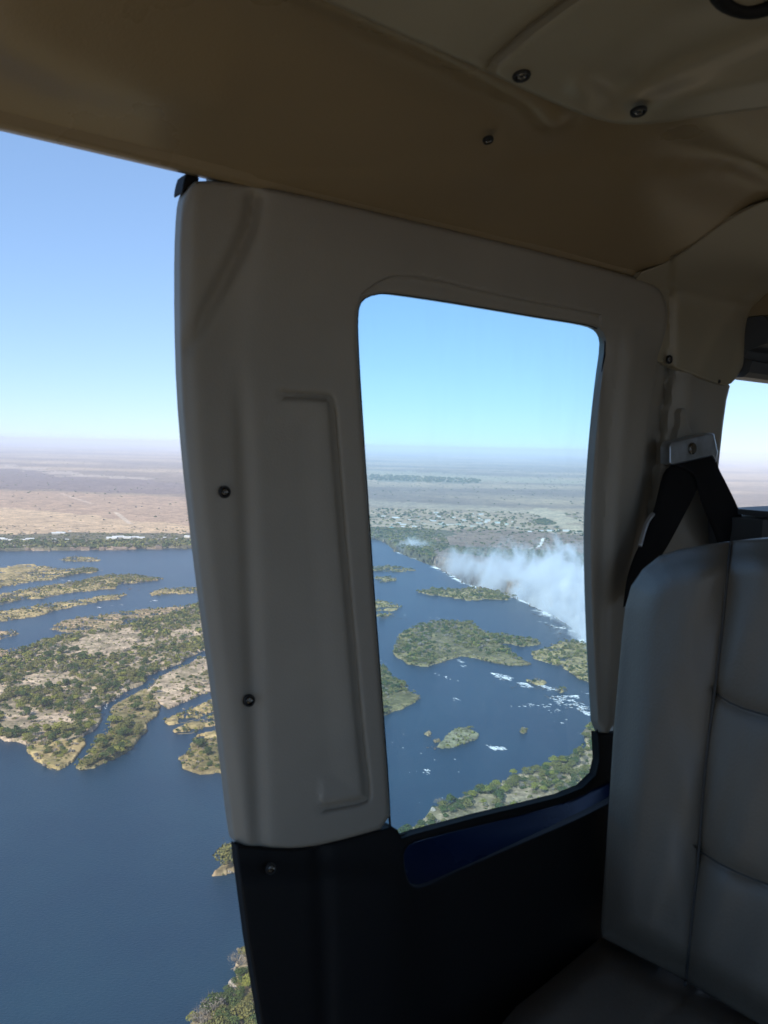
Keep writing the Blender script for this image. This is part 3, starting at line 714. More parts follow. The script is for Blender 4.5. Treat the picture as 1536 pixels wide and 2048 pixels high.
# plains beyond: long belts of burnt bush and pale grass, traced where the photo shows them
base = np.array([.245, .185, .14])
belt_n = fbm(P[:, 0] / 2600, P[:, 1] / 900, 61, 5)
fb = sstep(belt_n, .38, .62)[:, None]
fc = np.array([.21, .155, .115]) * (1 - fb) + np.array([.38, .28, .18]) * fb
fc *= (.72 + .56 * fbm(P[:, 0] / 120, P[:, 1] / 120, 71, 4))[:, None]
colr[k] = fc[k]
BELTS = [([(-300, 1020), (0, 1018), (150, 1030), (250, 1045), (380, 1058), (500, 1062), (500, 1072), (200, 1068), (0, 1070), (-300, 1070)], (.50, .36, .22), .85),
         ([(-300, 985), (0, 984), (200, 990), (400, 1000), (500, 1005), (500, 1062), (380, 1058), (250, 1045), (150, 1030), (0, 1018), (-300, 1020)], (.37, .25, .165), .8),
         ([(-300, 938), (0, 938), (130, 955), (380, 968), (500, 975), (500, 996), (300, 990), (0, 980), (-300, 980)], (.17, .125, .115), .85),
         ([(-300, 930), (0, 930), (140, 946), (330, 958), (330, 962), (120, 953), (0, 936), (-300, 936)], (.42, .34, .27), .8),
         ([(700, 940), (800, 943), (950, 952), (1180, 963), (1180, 970), (950, 962), (700, 948)], (.36, .31, .2), .7),
         ([(700, 953), (950, 963), (950, 968), (800, 966), (700, 960)], (.09, .12, .09), .6),
         ([(1040, 1020), (1080, 1018), (1120, 1030), (1150, 1045), (1172, 1060), (1250, 1090), (1250, 1070), (1180, 1062), (1130, 1065), (1100, 1055), (1110, 1045), (1080, 1035)], (.47, .38, .25), .9),
         ([(700, 1002), (900, 1012), (1060, 1022), (1060, 1030), (900, 1022), (700, 1010)], (.40, .32, .22), .6),
         ([(700, 1046), (900, 1052), (1060, 1056), (1060, 1060), (850, 1058), (700, 1052)], (.42, .34, .23), .6),
         ([(860, 1064), (960, 1062), (1090, 1068), (1170, 1072), (1300, 1090), (1300, 1120), (1150, 1108), (1020, 1108), (930, 1104), (880, 1090)], (.22, .15, .11), .8),
         ([(880, 1095), (920, 1108), (1000, 1120), (1060, 1135), (1180, 1150), (1180, 1110), (1080, 1108), (980, 1098)], (.07, .085, .04), .7),
         ([(700, 1058), (880, 1062), (900, 1100), (880, 1140), (820, 1112), (770, 1084), (700, 1082)], (.085, .095, .05), .8),
         ([(1400, 1010), (1600, 1015), (1600, 1060), (1400, 1060)], (.34, .28, .2), .6),
         ([(-300, 1070), (400, 1068), (560, 1070), (560, 1092), (200, 1099), (-300, 1105)], (.10, .10, .055), .85)]
Qf = P + np.stack([(fbm(P[:, 0] / 160, P[:, 1] / 160, 101, 4) - .5), (fbm(P[:, 0] / 160, P[:, 1] / 160, 150, 4) - .5)], 1) * np.clip(r_ / 14, 60, 900)[:, None]
for pl, c_, a_ in BELTS:
    kk = inside(Qf, G(pl)) & k
    vv = (.78 + .44 * fbm(P[kk, 0] / 60, P[kk, 1] / 60, 81, 4))[:, None]
    colr[kk] = colr[kk] * (1 - a_) + np.array(c_) * vv * a_
# pale tracks
for ln, wd, c_ in (([(232, 1028), (262, 1052)], 9, (.5, .4, .3)), ([(125, 990), (185, 1010)], 9, (.5, .38, .28)), ([(1060, 1100), (1078, 1096), (1087, 1080)], 5, (.7, .66, .6)), ([(1135, 1065), (1172, 1069), (1260, 1078)], 12, (.6, .55, .45))):
    kk = k & (dist(P, G(ln)) < wd); colr[kk] = c_
# the gorges
gd = inside(P, GORGE) | inside(P, G2)
hgt[gd] = -95; colr[gd] = np.array([.05, .045, .035])
# sandy rim at the shores: neighbours of water get paler
L2 = landmask.reshape(RR.shape)
er = L2.copy()
er[1:-1, 1:-1] = L2[1:-1, 1:-1] & L2[2:, 1:-1] & L2[:-2, 1:-1] & L2[1:-1, 2:] & L2[1:-1, :-2]
shore = (L2 & ~er).ravel() & (r_ < 2400) & (P[:, 1] > 0) & (n1 > .47)
hgt[shore] = .35; colr[shore] = colr[shore] * .7 + np.array([.34, .27, .17]) * .3
verts = np.stack([P[:, 0], P[:, 1], hgt], 1)
nr, na = RR.shape; idx = np.arange(nr * na).reshape(nr, na)
i2 = np.concatenate([idx, idx[:, :1]], 1)
q = np.stack([i2[:-1, :-1], i2[:-1, 1:], i2[1:, 1:], i2[1:, :-1]], -1).reshape(-1, 4)[:, ::-1]
MGd = bpy.data.materials.new('ground_soil'); MGd.use_nodes = True
t = MGd.node_tree; b = t.nodes['Principled BSDF']; b.inputs['Roughness'].default_value = .95; b.inputs['Specular IOR Level'].default_value = .1
at = t.nodes.new('ShaderNodeVertexColor'); at.layer_name = 'Col'
tc = t.nodes.new('ShaderNodeTexCoord')
def nz(scale, det=5, rough=.6):
    n = t.nodes.new('ShaderNodeTexNoise'); n.inputs['Scale'].default_value = scale; n.inputs['Detail'].default_value = det; n.inputs['Roughness'].default_value = rough
    t.links.new(tc.outputs['Object'], n.inputs['Vector']); return n
def mrr(src, a, b_, c, d):
    n = t.nodes.new('ShaderNodeMapRange'); [setattr(n.inputs[i + 1], 'default_value', v) for i, v in enumerate((a, b_, c, d))]
    t.links.new(src, n.inputs[0]); return n.outputs[0]
def mul(a, b_):
    n = t.nodes.new('ShaderNodeMath'); n.operation = 'MULTIPLY'; t.links.new(a, n.inputs[0]); t.links.new(b_, n.inputs[1]); return n.outputs[0]
f1 = mrr(nz(.22).outputs['Fac'], .35, .65, .62, 1.3); f2 = mrr(nz(.045, 6, .65).outputs['Fac'], .35, .65, .7, 1.25); f3 = mrr(nz(.012, 5, .7).outputs['Fac'], .3, .7, .8, 1.2)
vm = t.nodes.new('ShaderNodeVectorMath'); vm.operation = 'SCALE'; t.links.new(at.outputs[0], vm.inputs[0]); t.links.new(mul(mul(f1, f2), f3), vm.inputs['Scale'])
t.links.new(vm.outputs[0], b.inputs['Base Color'])
ground = mesh_obj('ground', verts, q, MGd, cols=colr); tag(ground, kind='structure')

# river: one sheet that ends at the lip of the falls
MW = bpy.data.materials.new('river_water'); MW.use_nodes = True
t = MW.node_tree; b = t.nodes['Principled BSDF']
b.inputs['Base Color'].default_value = (.028, .050, .075, 1); b.inputs['Roughness'].default_value = .28; b.inputs['IOR'].default_value = 1.33
tc = t.nodes.new('ShaderNodeTexCoord')
c1 = nz(.009, 7, .62); crx = t.nodes.new('ShaderNodeValToRGB'); t.links.new(c1.outputs['Fac'], crx.inputs[0])
crx.color_ramp.elements[0].position = .35; crx.color_ramp.elements[0].color = (.002, .023, .050, 1)
crx.color_ramp.elements[1].position = .7; crx.color_ramp.elements[1].color = (.006, .034, .060, 1)
t.links.new(crx.outputs[0], b.inputs['Base Color'])
mpn = t.nodes.new('ShaderNodeMapping'); mpn.inputs['Scale'].default_value = (1, 2.2, 1); t.links.new(tc.outputs['Object'], mpn.inputs[0])
wn = t.nodes.new('ShaderNodeTexNoise'); wn.inputs['Scale'].default_value = .42; wn.inputs['Detail'].default_value = 4; wn.inputs['Roughness'].default_value = .65; t.links.new(mpn.outputs[0], wn.inputs['Vector'])
bp = t.nodes.new('ShaderNodeBump'); bp.inputs['Strength'].default_value = .8; bp.inputs['Distance'].default_value = .55
t.links.new(wn.outputs['Fac'], bp.inputs['Height']); t.links.new(bp.outputs[0], b.inputs['Normal'])
wl = np.vstack([EDW, [[900, 900], [900, -3000], [-9000, -3000], [-9000, 3000]], G([(-1200, 1098), (-100, 1098), (200, 1095), (385, 1091), (560, 1084), (700, 1074), (745, 1070)])])
vo, _, fo, _, _, _ = delaunay_2d_cdt([Vector(p) for p in wl], [(i, (i + 1) % len(wl)) for i in range(len(wl))], [], 0, 1e-4)
Pw = np.array([(v.x, v.y) for v in vo]); Tw = [tuple(f) for f in fo if inside(Pw[list(f)].mean(0)[None], wl)[0]]
river = mesh_obj('river', np.column_stack([Pw, np.zeros(len(Pw))]), Tw, MW, smooth_=False); tag(river, kind='structure')
# falling water below the lip
MF = mat('white_water', (.82, .85, .87), .6)
n = len(EDW); vs_ = np.vstack([np.column_stack([EDW, np.full(n, .02)]), np.column_stack([EDW + nrm * 3, np.full(n, -3.)]), np.column_stack([EDW + nrm * 7, np.full(n, -90.)])])
fs_ = [(i, i + 1, n + i + 1, n + i) for i in range(n - 1)] + [(n + i, n + i + 1, 2 * n + i + 1, 2 * n + i) for i in range(n - 1)]
tag(mesh_obj('waterfall', vs_, fs_, MF), kind='structure')

# rapids: broken white water along the traced runs
def foam(name, runs, label, mtl=None, hh=.3):
    V_, F_ = [], []
    for ln, spread, cnt, ln_m in runs:
        Lw = G(smooth(ln, 1, False)); s = np.concatenate([[0], np.cumsum(np.linalg.norm(np.diff(Lw, axis=0), axis=1))])
        for _ in range(int(cnt * 1.2)):
            d = random.uniform(0, s[-1]); x, y = np.interp(d, s, Lw[:, 0]), np.interp(d, s, Lw[:, 1])
            x += random.gauss(0, spread * .6); y += random.gauss(0, spread)
            if fbm(np.array([x / 18]), np.array([y / 18]), 5, 3)[0] < .52: continue
            L_ = ln_m * random.uniform(.3, 1.5) * .9; wd = L_ * random.uniform(.06, .15); an = random.gauss(-.35, .28); nb = len(V_)
            ca, sa = math.cos(an), math.sin(an); k = 9
            V_.append((x, y, hh))
            for i in range(k):
                t_ = 2 * math.pi * i / k; rr = random.uniform(.65, 1.25); px_, py_ = L_ * rr * math.cos(t_), wd * rr * math.sin(t_)
                V_.append((x + px_ * ca - py_ * sa, y + px_ * sa + py_ * ca, .03 if i % 3 else .18))
            F_ += [(nb, nb + 1 + i, nb + 1 + (i + 1) % k) for i in range(k)]
    o = mesh_obj(name, V_, F_, mtl or MF); tag(o, label, 'rapids' if mtl is None else 'rocks', kind='stuff'); return o
foam('rapids', [([(890, 1320), (940, 1330), (985, 1350), (1040, 1362), (1060, 1372)], 7, 420, 3.5), ([(1080, 1368), (1110, 1385), (1170, 1395)], 5, 120, 3), ([(1100, 1400), (1150, 1405), (1190, 1440)], 8, 150, 2.8),
     ([(1110, 1395), (1180, 1388)], 6, 60, 3), ([(975, 1495), (1010, 1498)], 3, 60, 2.2), ([(850, 1540), (858, 1542)], 1.5, 12, 1.6), ([(900, 1397), (970, 1400)], 8, 26, 2), ([(1040, 1410), (1150, 1425)], 9, 70, 2),
     ([(880, 1345), (910, 1365)], 6, 20, 2), ([(815, 1232), (900, 1236)], 6, 20, 2.5), ([(770, 1300), (770, 1390)], 10, 16, 1.6), ([(1120, 1440), (1170, 1465)], 10, 30, 2), ([(800, 1480), (850, 1560), (900, 1600)], 40, 40, 1.2),
     ([(120, 1160), (230, 1172)], 4, 26, 5), ([(100, 1225), (330, 1200), (390, 1190)], 8, 30, 5), ([(230, 1400), (245, 1392)], 3, 20, 1.8), ([(190, 1450), (215, 1410)], 3, 14, 1.6)], 'broken white water running over the ledges between the river islands')
foam('lip_foam', [([(1070, 1215), (1110, 1240), (1140, 1258), (1172, 1288)], 9, 420, 5), ([(1090, 1235), (1140, 1262), (1170, 1300)], 14, 220, 4), ([(865, 1133), (900, 1150), (915, 1160)], 5, 260, 6), ([(925, 1166), (1050, 1204)], 5, 120, 4), ([(795, 1105), (830, 1118)], 5, 60, 5), ([(1040, 1200), (1078, 1220), (1110, 1236), (1140, 1252), (1178, 1292)], 2.0, 420, 4), ([(870, 1134), (920, 1165), (960, 1178)], 2, 200, 5)], 'white foam where the river breaks over the lip of the falls')

foam('rocks', [([(880, 1322), (1060, 1378)], 9, 60, 1.6), ([(1080, 1368), (1190, 1440)], 12, 90, 1.6), ([(830, 1465), (870, 1480)], 6, 26, 1.4), ([(860, 1495), (880, 1480)], 4, 14, 1.4), ([(1020, 1460), (1060, 1475)], 5, 16, 1.2),
    ([(1075, 1225), (1170, 1300)], 14, 120, 2.4), ([(760, 1210), (800, 1240)], 10, 16, 2), ([(60, 1170), (300, 1180)], 14, 50, 3), ([(110, 1285), (330, 1240)], 12, 40, 2.4), ([(215, 1400), (250, 1390)], 4, 12, 1.5), ([(420, 1640), (470, 1660)], 6, 6, 1.2)], 'dark rocks standing in the shallows between the river islands', mat('wet_rock', (.09, .07, .05), .7), .9)
# ------------------------------------------------------------------ trees
def leafmat(name, cols):
    M = bpy.data.materials.new(name); M.use_nodes = True; t_ = M.node_tree; b_ = t_.nodes['Principled BSDF']
    b_.inputs['Roughness'].default_value = .8; b_.inputs['Specular IOR Level'].default_value = .15
    if cols is None:
        a_ = t_.nodes.new('ShaderNodeVertexColor'); a_.layer_name = 'Col'; t_.links.new(a_.outputs[0], b_.inputs['Base Color'])
    else:
        oi = t_.nodes.new('ShaderNodeObjectInfo'); ge = t_.nodes.new('ShaderNodeNewGeometry')
        ad = t_.nodes.new('ShaderNodeMath'); ad.operation = 'MULTIPLY_ADD'; ad.inputs[1].default_value = .45
        t_.links.new(ge.outputs['Random Per Island'], ad.inputs[0]); 
        m3 = t_.nodes.new('ShaderNodeMath'); m3.operation = 'MULTIPLY'; m3.inputs[1].default_value = .55; t_.links.new(oi.outputs['Random'], m3.inputs[0]); t_.links.new(m3.outputs[0], ad.inputs[2])
        cr = t_.nodes.new('ShaderNodeValToRGB'); t_.links.new(ad.outputs[0], cr.inputs[0])
        cr.color_ramp.elements[0].color = (*cols[0], 1); cr.color_ramp.elements[1].color = (*cols[1], 1)
        t_.links.new(cr.outputs[0], b_.inputs['Base Color'])
    return M
KIND = {'dark green': ((.040, .068, .022), (.085, .115, .034)), 'olive': ((.110, .118, .036), (.190, .175, .060)), 'yellow-green': ((.160, .175, .035), (.240, .235, .055)), 'grey leafless': ((.17, .155, .125), (.27, .24, .19))}
KM = {k: leafmat(k.replace(' ', '_').replace('-', '_') + '_leaves', c) for k, c in KIND.items()}
M_BARK = mat('bark', (.20, .17, .13), .9, var=.3, vscale=3)
def crown_pts(n, seed, flat=.62, lobes=7):
    """Leaf clumps scattered over several lobes: an uneven outline with gaps."""
    g_ = np.random.default_rng(seed)
    a_ = g_.uniform(0, 2 * math.pi, lobes); rr = g_.uniform(.15, .62, lobes); rr[0] = 0
    c_ = np.stack([rr * np.cos(a_), rr * np.sin(a_), g_.uniform(-.15, .35, lobes) - rr * .3], 1); s_ = g_.uniform(.34, .55, lobes)
    k_ = g_.integers(0, lobes, n); d_ = g_.normal(size=(n, 3)); d_ /= np.linalg.norm(d_, axis=1)[:, None]; d_[:, 2] = np.abs(d_[:, 2]) * 1.0 - .25 * (g_.random(n) < .35)
    p_ = c_[k_] + d_ * (s_[k_] * g_.uniform(.75, 1.05, n))[:, None]
    p_[:, 2] = p_[:, 2] * flat
    return p_, d_
def leaf_quads(p_, d_, size, g_):
    n = len(p_); r1 = g_.normal(size=(n, 3)); nn = d_ + r1 * .55; nn /= np.linalg.norm(nn, axis=1)[:, None]
    a_ = np.cross(nn, g_.normal(size=(n, 3))); a_ /= np.linalg.norm(a_, axis=1)[:, None]; b_ = np.cross(nn, a_)
    s_ = size * g_.uniform(.6, 1.3, n)[:, None]
    V_ = np.stack([p_ + a_ * s_, p_ + b_ * s_ * .8, p_ - a_ * s_, p_ - b_ * s_ * .8], 1)
    return V_.reshape(-1, 3), np.arange(4 * n).reshape(-1, 4)
def trunk_mesh(name, seed, bare=False):
    g_ = random.Random(seed); V_, F_ = [], []
    def limb(a, b_, r0, r1):
        a, b_ = Vector(a), Vector(b_); n0 = len(V_); ax = (b_ - a).normalized(); s_ = ax.orthogonal().normalized(); q_ = ax.cross(s_)
        for p_, r in ((a, r0), (b_, r1)):
            for k in range(6): t_ = k * math.pi / 3; V_.append(p_ + s_ * r * math.cos(t_) + q_ * r * math.sin(t_))
        F_.extend([(n0 + k, n0 + (k + 1) % 6, n0 + 6 + (k + 1) % 6, n0 + 6 + k) for k in range(6)])
    limb((0, 0, -.35), (.02, .01, .35), .05, .035)
    for i in range(9 if bare else 5):
        t_ = i * 2.4 + g_.random(); e = (.55 * math.cos(t_), .55 * math.sin(t_), .75 + .25 * g_.random()); limb((.02, .01, .25 + .02 * i), e, .026, .01)
        if bare:
            for j in range(6): limb(e, (e[0] + g_.uniform(-.35, .35), e[1] + g_.uniform(-.35, .35), e[2] + g_.uniform(.0, .35)), .009, .004)
    me = bpy.data.meshes.new(name); me.from_pydata([tuple(v) for v in V_], [], F_); me.materials.append(M_BARK); return me
PROTO = {}
for ki, kname in enumerate(KIND):
    for v_ in range(3):
        g_ = np.random.default_rng(100 + ki * 10 + v_); bare = kname == 'grey leafless'
        p_, d_ = crown_pts(320 if bare else 620, 50 + ki * 7 + v_, .7 if bare else .75)
        V_, Q_ = leaf_quads(p_, d_, .045 if bare else .075, g_)
        V_[:, 2] += .75
        me = bpy.data.meshes.new('crown'); me.vertices.add(len(V_)); me.vertices.foreach_set('co', V_.astype(np.float32).ravel())
        me.loops.add(Q_.size); me.loops.foreach_set('vertex_index', Q_.astype(np.int32).ravel()); me.polygons.add(len(Q_))
        me.polygons.foreach_set('loop_start', np.arange(0, Q_.size, 4, dtype=np.int32)); me.polygons.foreach_set('loop_total', np.full(len(Q_), 4, np.int32)); me.update(calc_edges=True)
        me.materials.append(KM[kname]); PROTO[kname, v_] = (me, trunk_mesh('trunk', ki * 5 + v_, bare))
trees = []          # x, y, z, radius, kind, place
def gh(x, y): return 1.6
OPEN_L = [(-20, 262), (368, 350), (357, 640), (388, 1060), (440, 1460), (471, 1690), (522, 2060), (-20, 2060)]
OPEN_W = [(x, y) for x, y in WIN]
mix_by = {'round_island': (.30, .40, .05, .25), 'left_island': (.30, .36, .14, .20), 'peninsula': (.38, .37, .2, .05), 'near_bank': (.30, .42, .16, .12), 'wedge_island': (.35, .5, .05, .1)}
KN = list(KIND)
BIAS = {'peninsula': .10, 'islet': .14, 'round_island': .07, 'wedge_island': .12, 'long_islet': .12, 'near_bank': -.05, 'fringe': .04}
def scatter(nm, Wp, dens, rmin, rmax, spacing):
    lo, hi = Wp.min(0), Wp.max(0)
    lo = np.maximum(lo, [-700, 60]); hi = np.minimum(hi, [900, 2700])
    ar = (hi - lo).prod()
    if ar <= 0: return
    n = int(min(ar / spacing ** 2, 40000)); C = rng.uniform(lo, hi, (n, 2))
    Qc = C + np.stack([(fbm(C[:, 0] / 42, C[:, 1] / 42, 1, 5) - .5), (fbm(C[:, 0] / 42, C[:, 1] / 42, 50, 5) - .5)], 1) * (np.clip(np.hypot(C[:, 0], C[:, 1]) / 110, 6, 18) * 2.2)[:, None]
    dn = fbm(C[:, 0] / 70, C[:, 1] / 70, 200, 3)
    db = dist(Qc, Wp, True)
    bank = np.exp(-db / 28) * .35 if nm in ('left_island', 'near_bank') else 0
    k = inside(Qc, Wp) & (db > 1.5) & (rng.random(n) < np.clip(dens * sstep(dn + bank + BIAS.get(nm, 0), .40, .60), 0, 1))
    mixp = np.array(mix_by.get(nm, (.27, .5, .08, .15)))
    for c in C[k]:
        kd = KN[int(rng.choice(4, p=mixp))]; r = rng.uniform(rmin, rmax) * (.8 if kd == 'grey leafless' else 1) * (1.25 if rng.random() < .12 else 1)
        trees.append((c[0], c[1], 1.6, r, kd, nm))
for nm, Wp, soil, dens in LW:
    if dens <= 0: continue
    if nm in ('left_island', 'near_bank', 'wedge_island', 'peninsula', 'round_island'):
        scatter(nm, Wp, dens, 2.2, 5.2, 5.4)
    else: scatter(nm, Wp, dens, 1.8, 4.0, 5.5)
# hand-placed big ones that the photo shows plainly
def put(px, py, r, kd, nm='near_bank'):
    x, y = G((px, py)); trees.append((x, y, 1.2, r, kd, nm))
put(455, 1730, 10.5, 'olive', 'tree_islet'); put(486, 1728, 7, 'olive', 'tree_islet')
for a in ((478, 1940, 5.5, 'grey leafless'), (425, 2035, 6.5, 'grey leafless'), (400, 2060, 6, 'grey leafless'), (497, 1985, 5, 'yellow-green'), (470, 2030, 4.6, 'olive'), (445, 2070, 5, 'olive'), (500, 2040, 5, 'olive'), (495, 1920, 4.5, 'olive'), (520, 1990, 6, 'dark green'), (415, 2100, 6, 'olive'), (470, 2095, 5, 'yellow-green'), (495, 2080, 5, 'olive'),
          (140, 1470, 9, 'olive'), (120, 1465, 7.5, 'yellow-green'), (125, 1310, 8, 'dark green'), (148, 1312, 8, 'dark green'), (168, 1325, 8, 'dark green'), (310, 1388, 5.5, 'yellow-green'), (375, 1384, 5, 'dark green'), (230, 1450, 7, 'yellow-green'), (270, 1425, 8, 'dark green'), (300, 1425, 7, 'olive'),
          (215, 1385, 6.5, 'dark green'), (235, 1380, 7, 'dark green'), (395, 1500, 7, 'dark green'), (415, 1515, 5, 'dark green'), (880, 1615, 5, 'grey leafless'), (860, 1650, 4.5, 'olive'), (835, 1672, 4.5, 'olive')): 
    put(*a[:3], a[3], 'near_bank' if a[1] > 1600 else ('islet' if a[0] > 380 else 'left_island'))
TR = np.array([(a[0], a[1], a[2], a[3]) for a in trees])
pp, zz = project(np.column_stack([TR[:, :2], TR[:, 2] + TR[:, 3]]))
vis = inside(pp, OPEN_L) | inside(pp, OPEN_W)
score = np.where(vis, TR[:, 3] / zz, -1); order = np.argsort(-score)
indiv = set(order[:288].tolist()); indiv = {i for i in indiv if score[i] > 0}
PLACE = {'left_island': 'on the wide sandy island left of the door pillar', 'peninsula': 'on the narrow wooded spit below the sandy island', 'near_bank': 'on the near river bank', 'wedge_island': 'on the wedge-shaped island at the window\'s left edge',
         'tree_islet': 'on the small islet beside the black trim', 'sandy_island': 'on the pale sandy island beside the door pillar', 'islet': 'on the low islet close to the door pillar', 'fringe': 'on the brown reed fringe below the sandy island', 'round_island': 'on the big round island seen through the window'}
for i in sorted(indiv):
    x, y, z, r, kd, nm = trees[i]
    cm, tm = PROTO[kd, i % 3]
    o = empty('river_tree', (x, y, z)); o.rotation_euler.z = random.uniform(0, 6.28); s = r * 1.25; o.scale = (s, s, s * random.uniform(.85, 1.15))
    c = bpy.data.objects.new('crown', cm); COL.objects.link(c); c.parent = o
    c = bpy.data.objects.new('trunk', tm); COL.objects.link(c); c.parent = o
    pl_ = PLACE.get(nm, 'on a low river islet')
    if nm == 'near_bank': pl_ = 'on the near bank below the open doorway' if pp[i, 0] < 600 else 'on the near bank under the window\'s lower edge'
    tag(o, f'{kd} tree {pl_}', 'tree', f'{kd} trees {pl_}')
# everything smaller in one mass
def wood(items, name, label, nleaf, seed, leaf=.2):
    g_ = np.random.default_rng(seed); n = len(items)
    if not n: return
    T_ = np.array([(a[0], a[1], a[2], a[3]) for a in items]); lib = [crown_pts(nleaf, 900 + j, .8, 5) for j in range(14)]
    Vs, Cs = [], []
    cl = np.array([[*KIND[a[4]][0], *KIND[a[4]][1]] for a in items])
    which = g_.integers(0, 14, n)
    for j in range(14):
        k = np.nonzero(which == j)[0]
        if not len(k): continue
        p_, d_ = lib[j]; m_ = len(p_)
        pp_ = (p_[None] * (T_[k, 3] * 1.2)[:, None, None]).reshape(-1, 3); dd = np.tile(d_, (len(k), 1))
        an = np.repeat(g_.uniform(0, 6.28, len(k)), m_); ca, sa = np.cos(an), np.sin(an)
        pp_ = np.column_stack([pp_[:, 0] * ca - pp_[:, 1] * sa, pp_[:, 0] * sa + pp_[:, 1] * ca, pp_[:, 2]]); dd = np.column_stack([dd[:, 0] * ca - dd[:, 1] * sa, dd[:, 0] * sa + dd[:, 1] * ca, dd[:, 2]])
        pp_ += np.repeat(np.column_stack([T_[k, :2], T_[k, 2] + T_[k, 3] * .45]), m_, 0)
        V_, _ = leaf_quads(pp_, dd, np.repeat(T_[k, 3] * leaf, m_)[:, None] * 1.0 if False else 1.0, g_)
        ctr = np.repeat(pp_, 4, 0); V_ = ctr + (V_ - ctr) * np.repeat(T_[k, 3] * leaf, m_ * 4)[:, None]
        f_ = np.repeat(g_.random(len(k)), m_)[:, None] * .6 + g_.random(len(pp_))[:, None] * .4
        c_ = np.repeat(cl[k, :3], m_, 0) * (1 - f_) + np.repeat(cl[k, 3:], m_, 0) * f_
        Vs.append(V_); Cs.append(np.repeat(c_, 4, 0))
    V_ = np.vstack(Vs); o = mesh_obj(name, V_, np.arange(len(V_)).reshape(-1, 4), M_WOOD, smooth_=False, cols=np.vstack(Cs)); tag(o, label, 'woodland', kind='stuff')
M_WOOD = leafmat('woodland_leaves', None)
rest = [a for i, a in enumerate(trees) if i not in indiv]
near_rest = [a for a in rest if math.hypot(a[0], a[1]) < 1100]; far_rest = [a for a in rest if math.hypot(a[0], a[1]) >= 1100]
wood(near_rest, 'woodland', 'mass of small trees and bushes covering the nearer islands and river bank', 170, 3, .135)
wood(far_rest, 'woodland', 'mass of small trees on the farther river islands and bars', 60, 4, .22)
# low bushes and dry tufts on the sand
bush = []
def bushes(poly, n, rmin, rmax, mixp):
    lo, hi = poly.min(0), poly.max(0); lo = np.maximum(lo, [-800, 60]); hi = np.minimum(hi, [1000, 2700]); C = rng.uniform(lo, hi, (n, 2)); C = C[inside(C, poly)]
    for c in C: bush.append((c[0], c[1], .9, rng.uniform(rmin, rmax), KN[int(rng.choice(4, p=mixp))], ''))
for nm, Wp, soil, dens in LW:
    ext = np.clip(Wp, [-800, 60], [1000, 2700]); lo, hi = ext.min(0), ext.max(0)
    bushes(Wp, int(min(16000, (hi - lo).prod() / (26 if nm != 'near_bank' else 50))), .7, 2.3, (.15, .35, .12, .38))
wood(bush, 'scrub', 'low dry bushes and tufts scattered over the sandy islands', 16, 5, .42)
# far bank and plain: belts of bush
far = []
FIELD = G([(1050, 1022), (1085, 1018), (1125, 1030), (1155, 1045), (1180, 1060), (1260, 1070), (1180, 1066), (1120, 1064), (1112, 1050), (1080, 1036)])
def far_line(pl, n, rmin, rmax, mixp=(.45, .45, .02, .08)):
    Wp = G(pl); lo, hi = Wp.min(0), Wp.max(0); c = 0
    while c < n:
        C = rng.uniform(lo, hi, (n * 3, 2)); C = C[inside(C, Wp)][:n - c]; c += len(C)
        if not len(C): break
        for q_ in C[~inside(C, FIELD)]: far.append((q_[0], q_[1], 3.5, rng.uniform(rmin, rmax), KN[int(rng.choice(4, p=mixp))], ''))
far_line([(-150, 1088), (100, 1086), (385, 1084), (560, 1080), (560, 1090), (385, 1096), (200, 1099), (-150, 1102)], 1500, 5, 9)
far_line([(-150, 1072), (400, 1070), (560, 1066), (560, 1084), (-150, 1090)], 700, 3, 6, (.3, .4, .0, .3))
far_line([(-150, 1050), (400, 1058), (400, 1070), (-150, 1072)], 200, 3, 5, (.2, .4, .0, .4))
far_line([(700, 1056), (880, 1064), (900, 1095), (860, 1122), (800, 1098), (770, 1080), (700, 1078)], 900, 4, 8)
far_line([(740, 1020), (1180, 1030), (1180, 1075), (740, 1065)], 650, 5, 9, (.5, .4, .0, .1))
far_line([(1070, 1042), (1100, 1040), (1115, 1046), (1110, 1054), (1075, 1052)], 160, 5, 9, (.9, .1, 0, 0))
far_line([(880, 1095), (960, 1102), (1090, 1106), (1180, 1112), (1180, 1150), (1130, 1140), (1060, 1130), (1000, 1120), (920, 1112)], 600, 4, 8)
far_line([(860, 1066), (1180, 1074), (1180, 1110), (960, 1100)], 350, 3, 6, (.2, .3, 0, .5))
far_line([(740, 950), (960, 960), (960, 968), (740, 962)], 500, 8, 16, (.7, .3, 0, 0))
far_line([(-100, 900), (400, 910), (400, 1050), (-100, 1040)], 2600, 3, 7, (.25, .35, 0, .4))
far_line([(700, 920), (1180, 930), (1180, 1020), (700, 1000)], 2600, 3, 8, (.3, .35, 0, .35))
wood(far, 'far_bush', 'belts of trees and bush on the far bank and the dry plain beyond', 22, 6, .42)

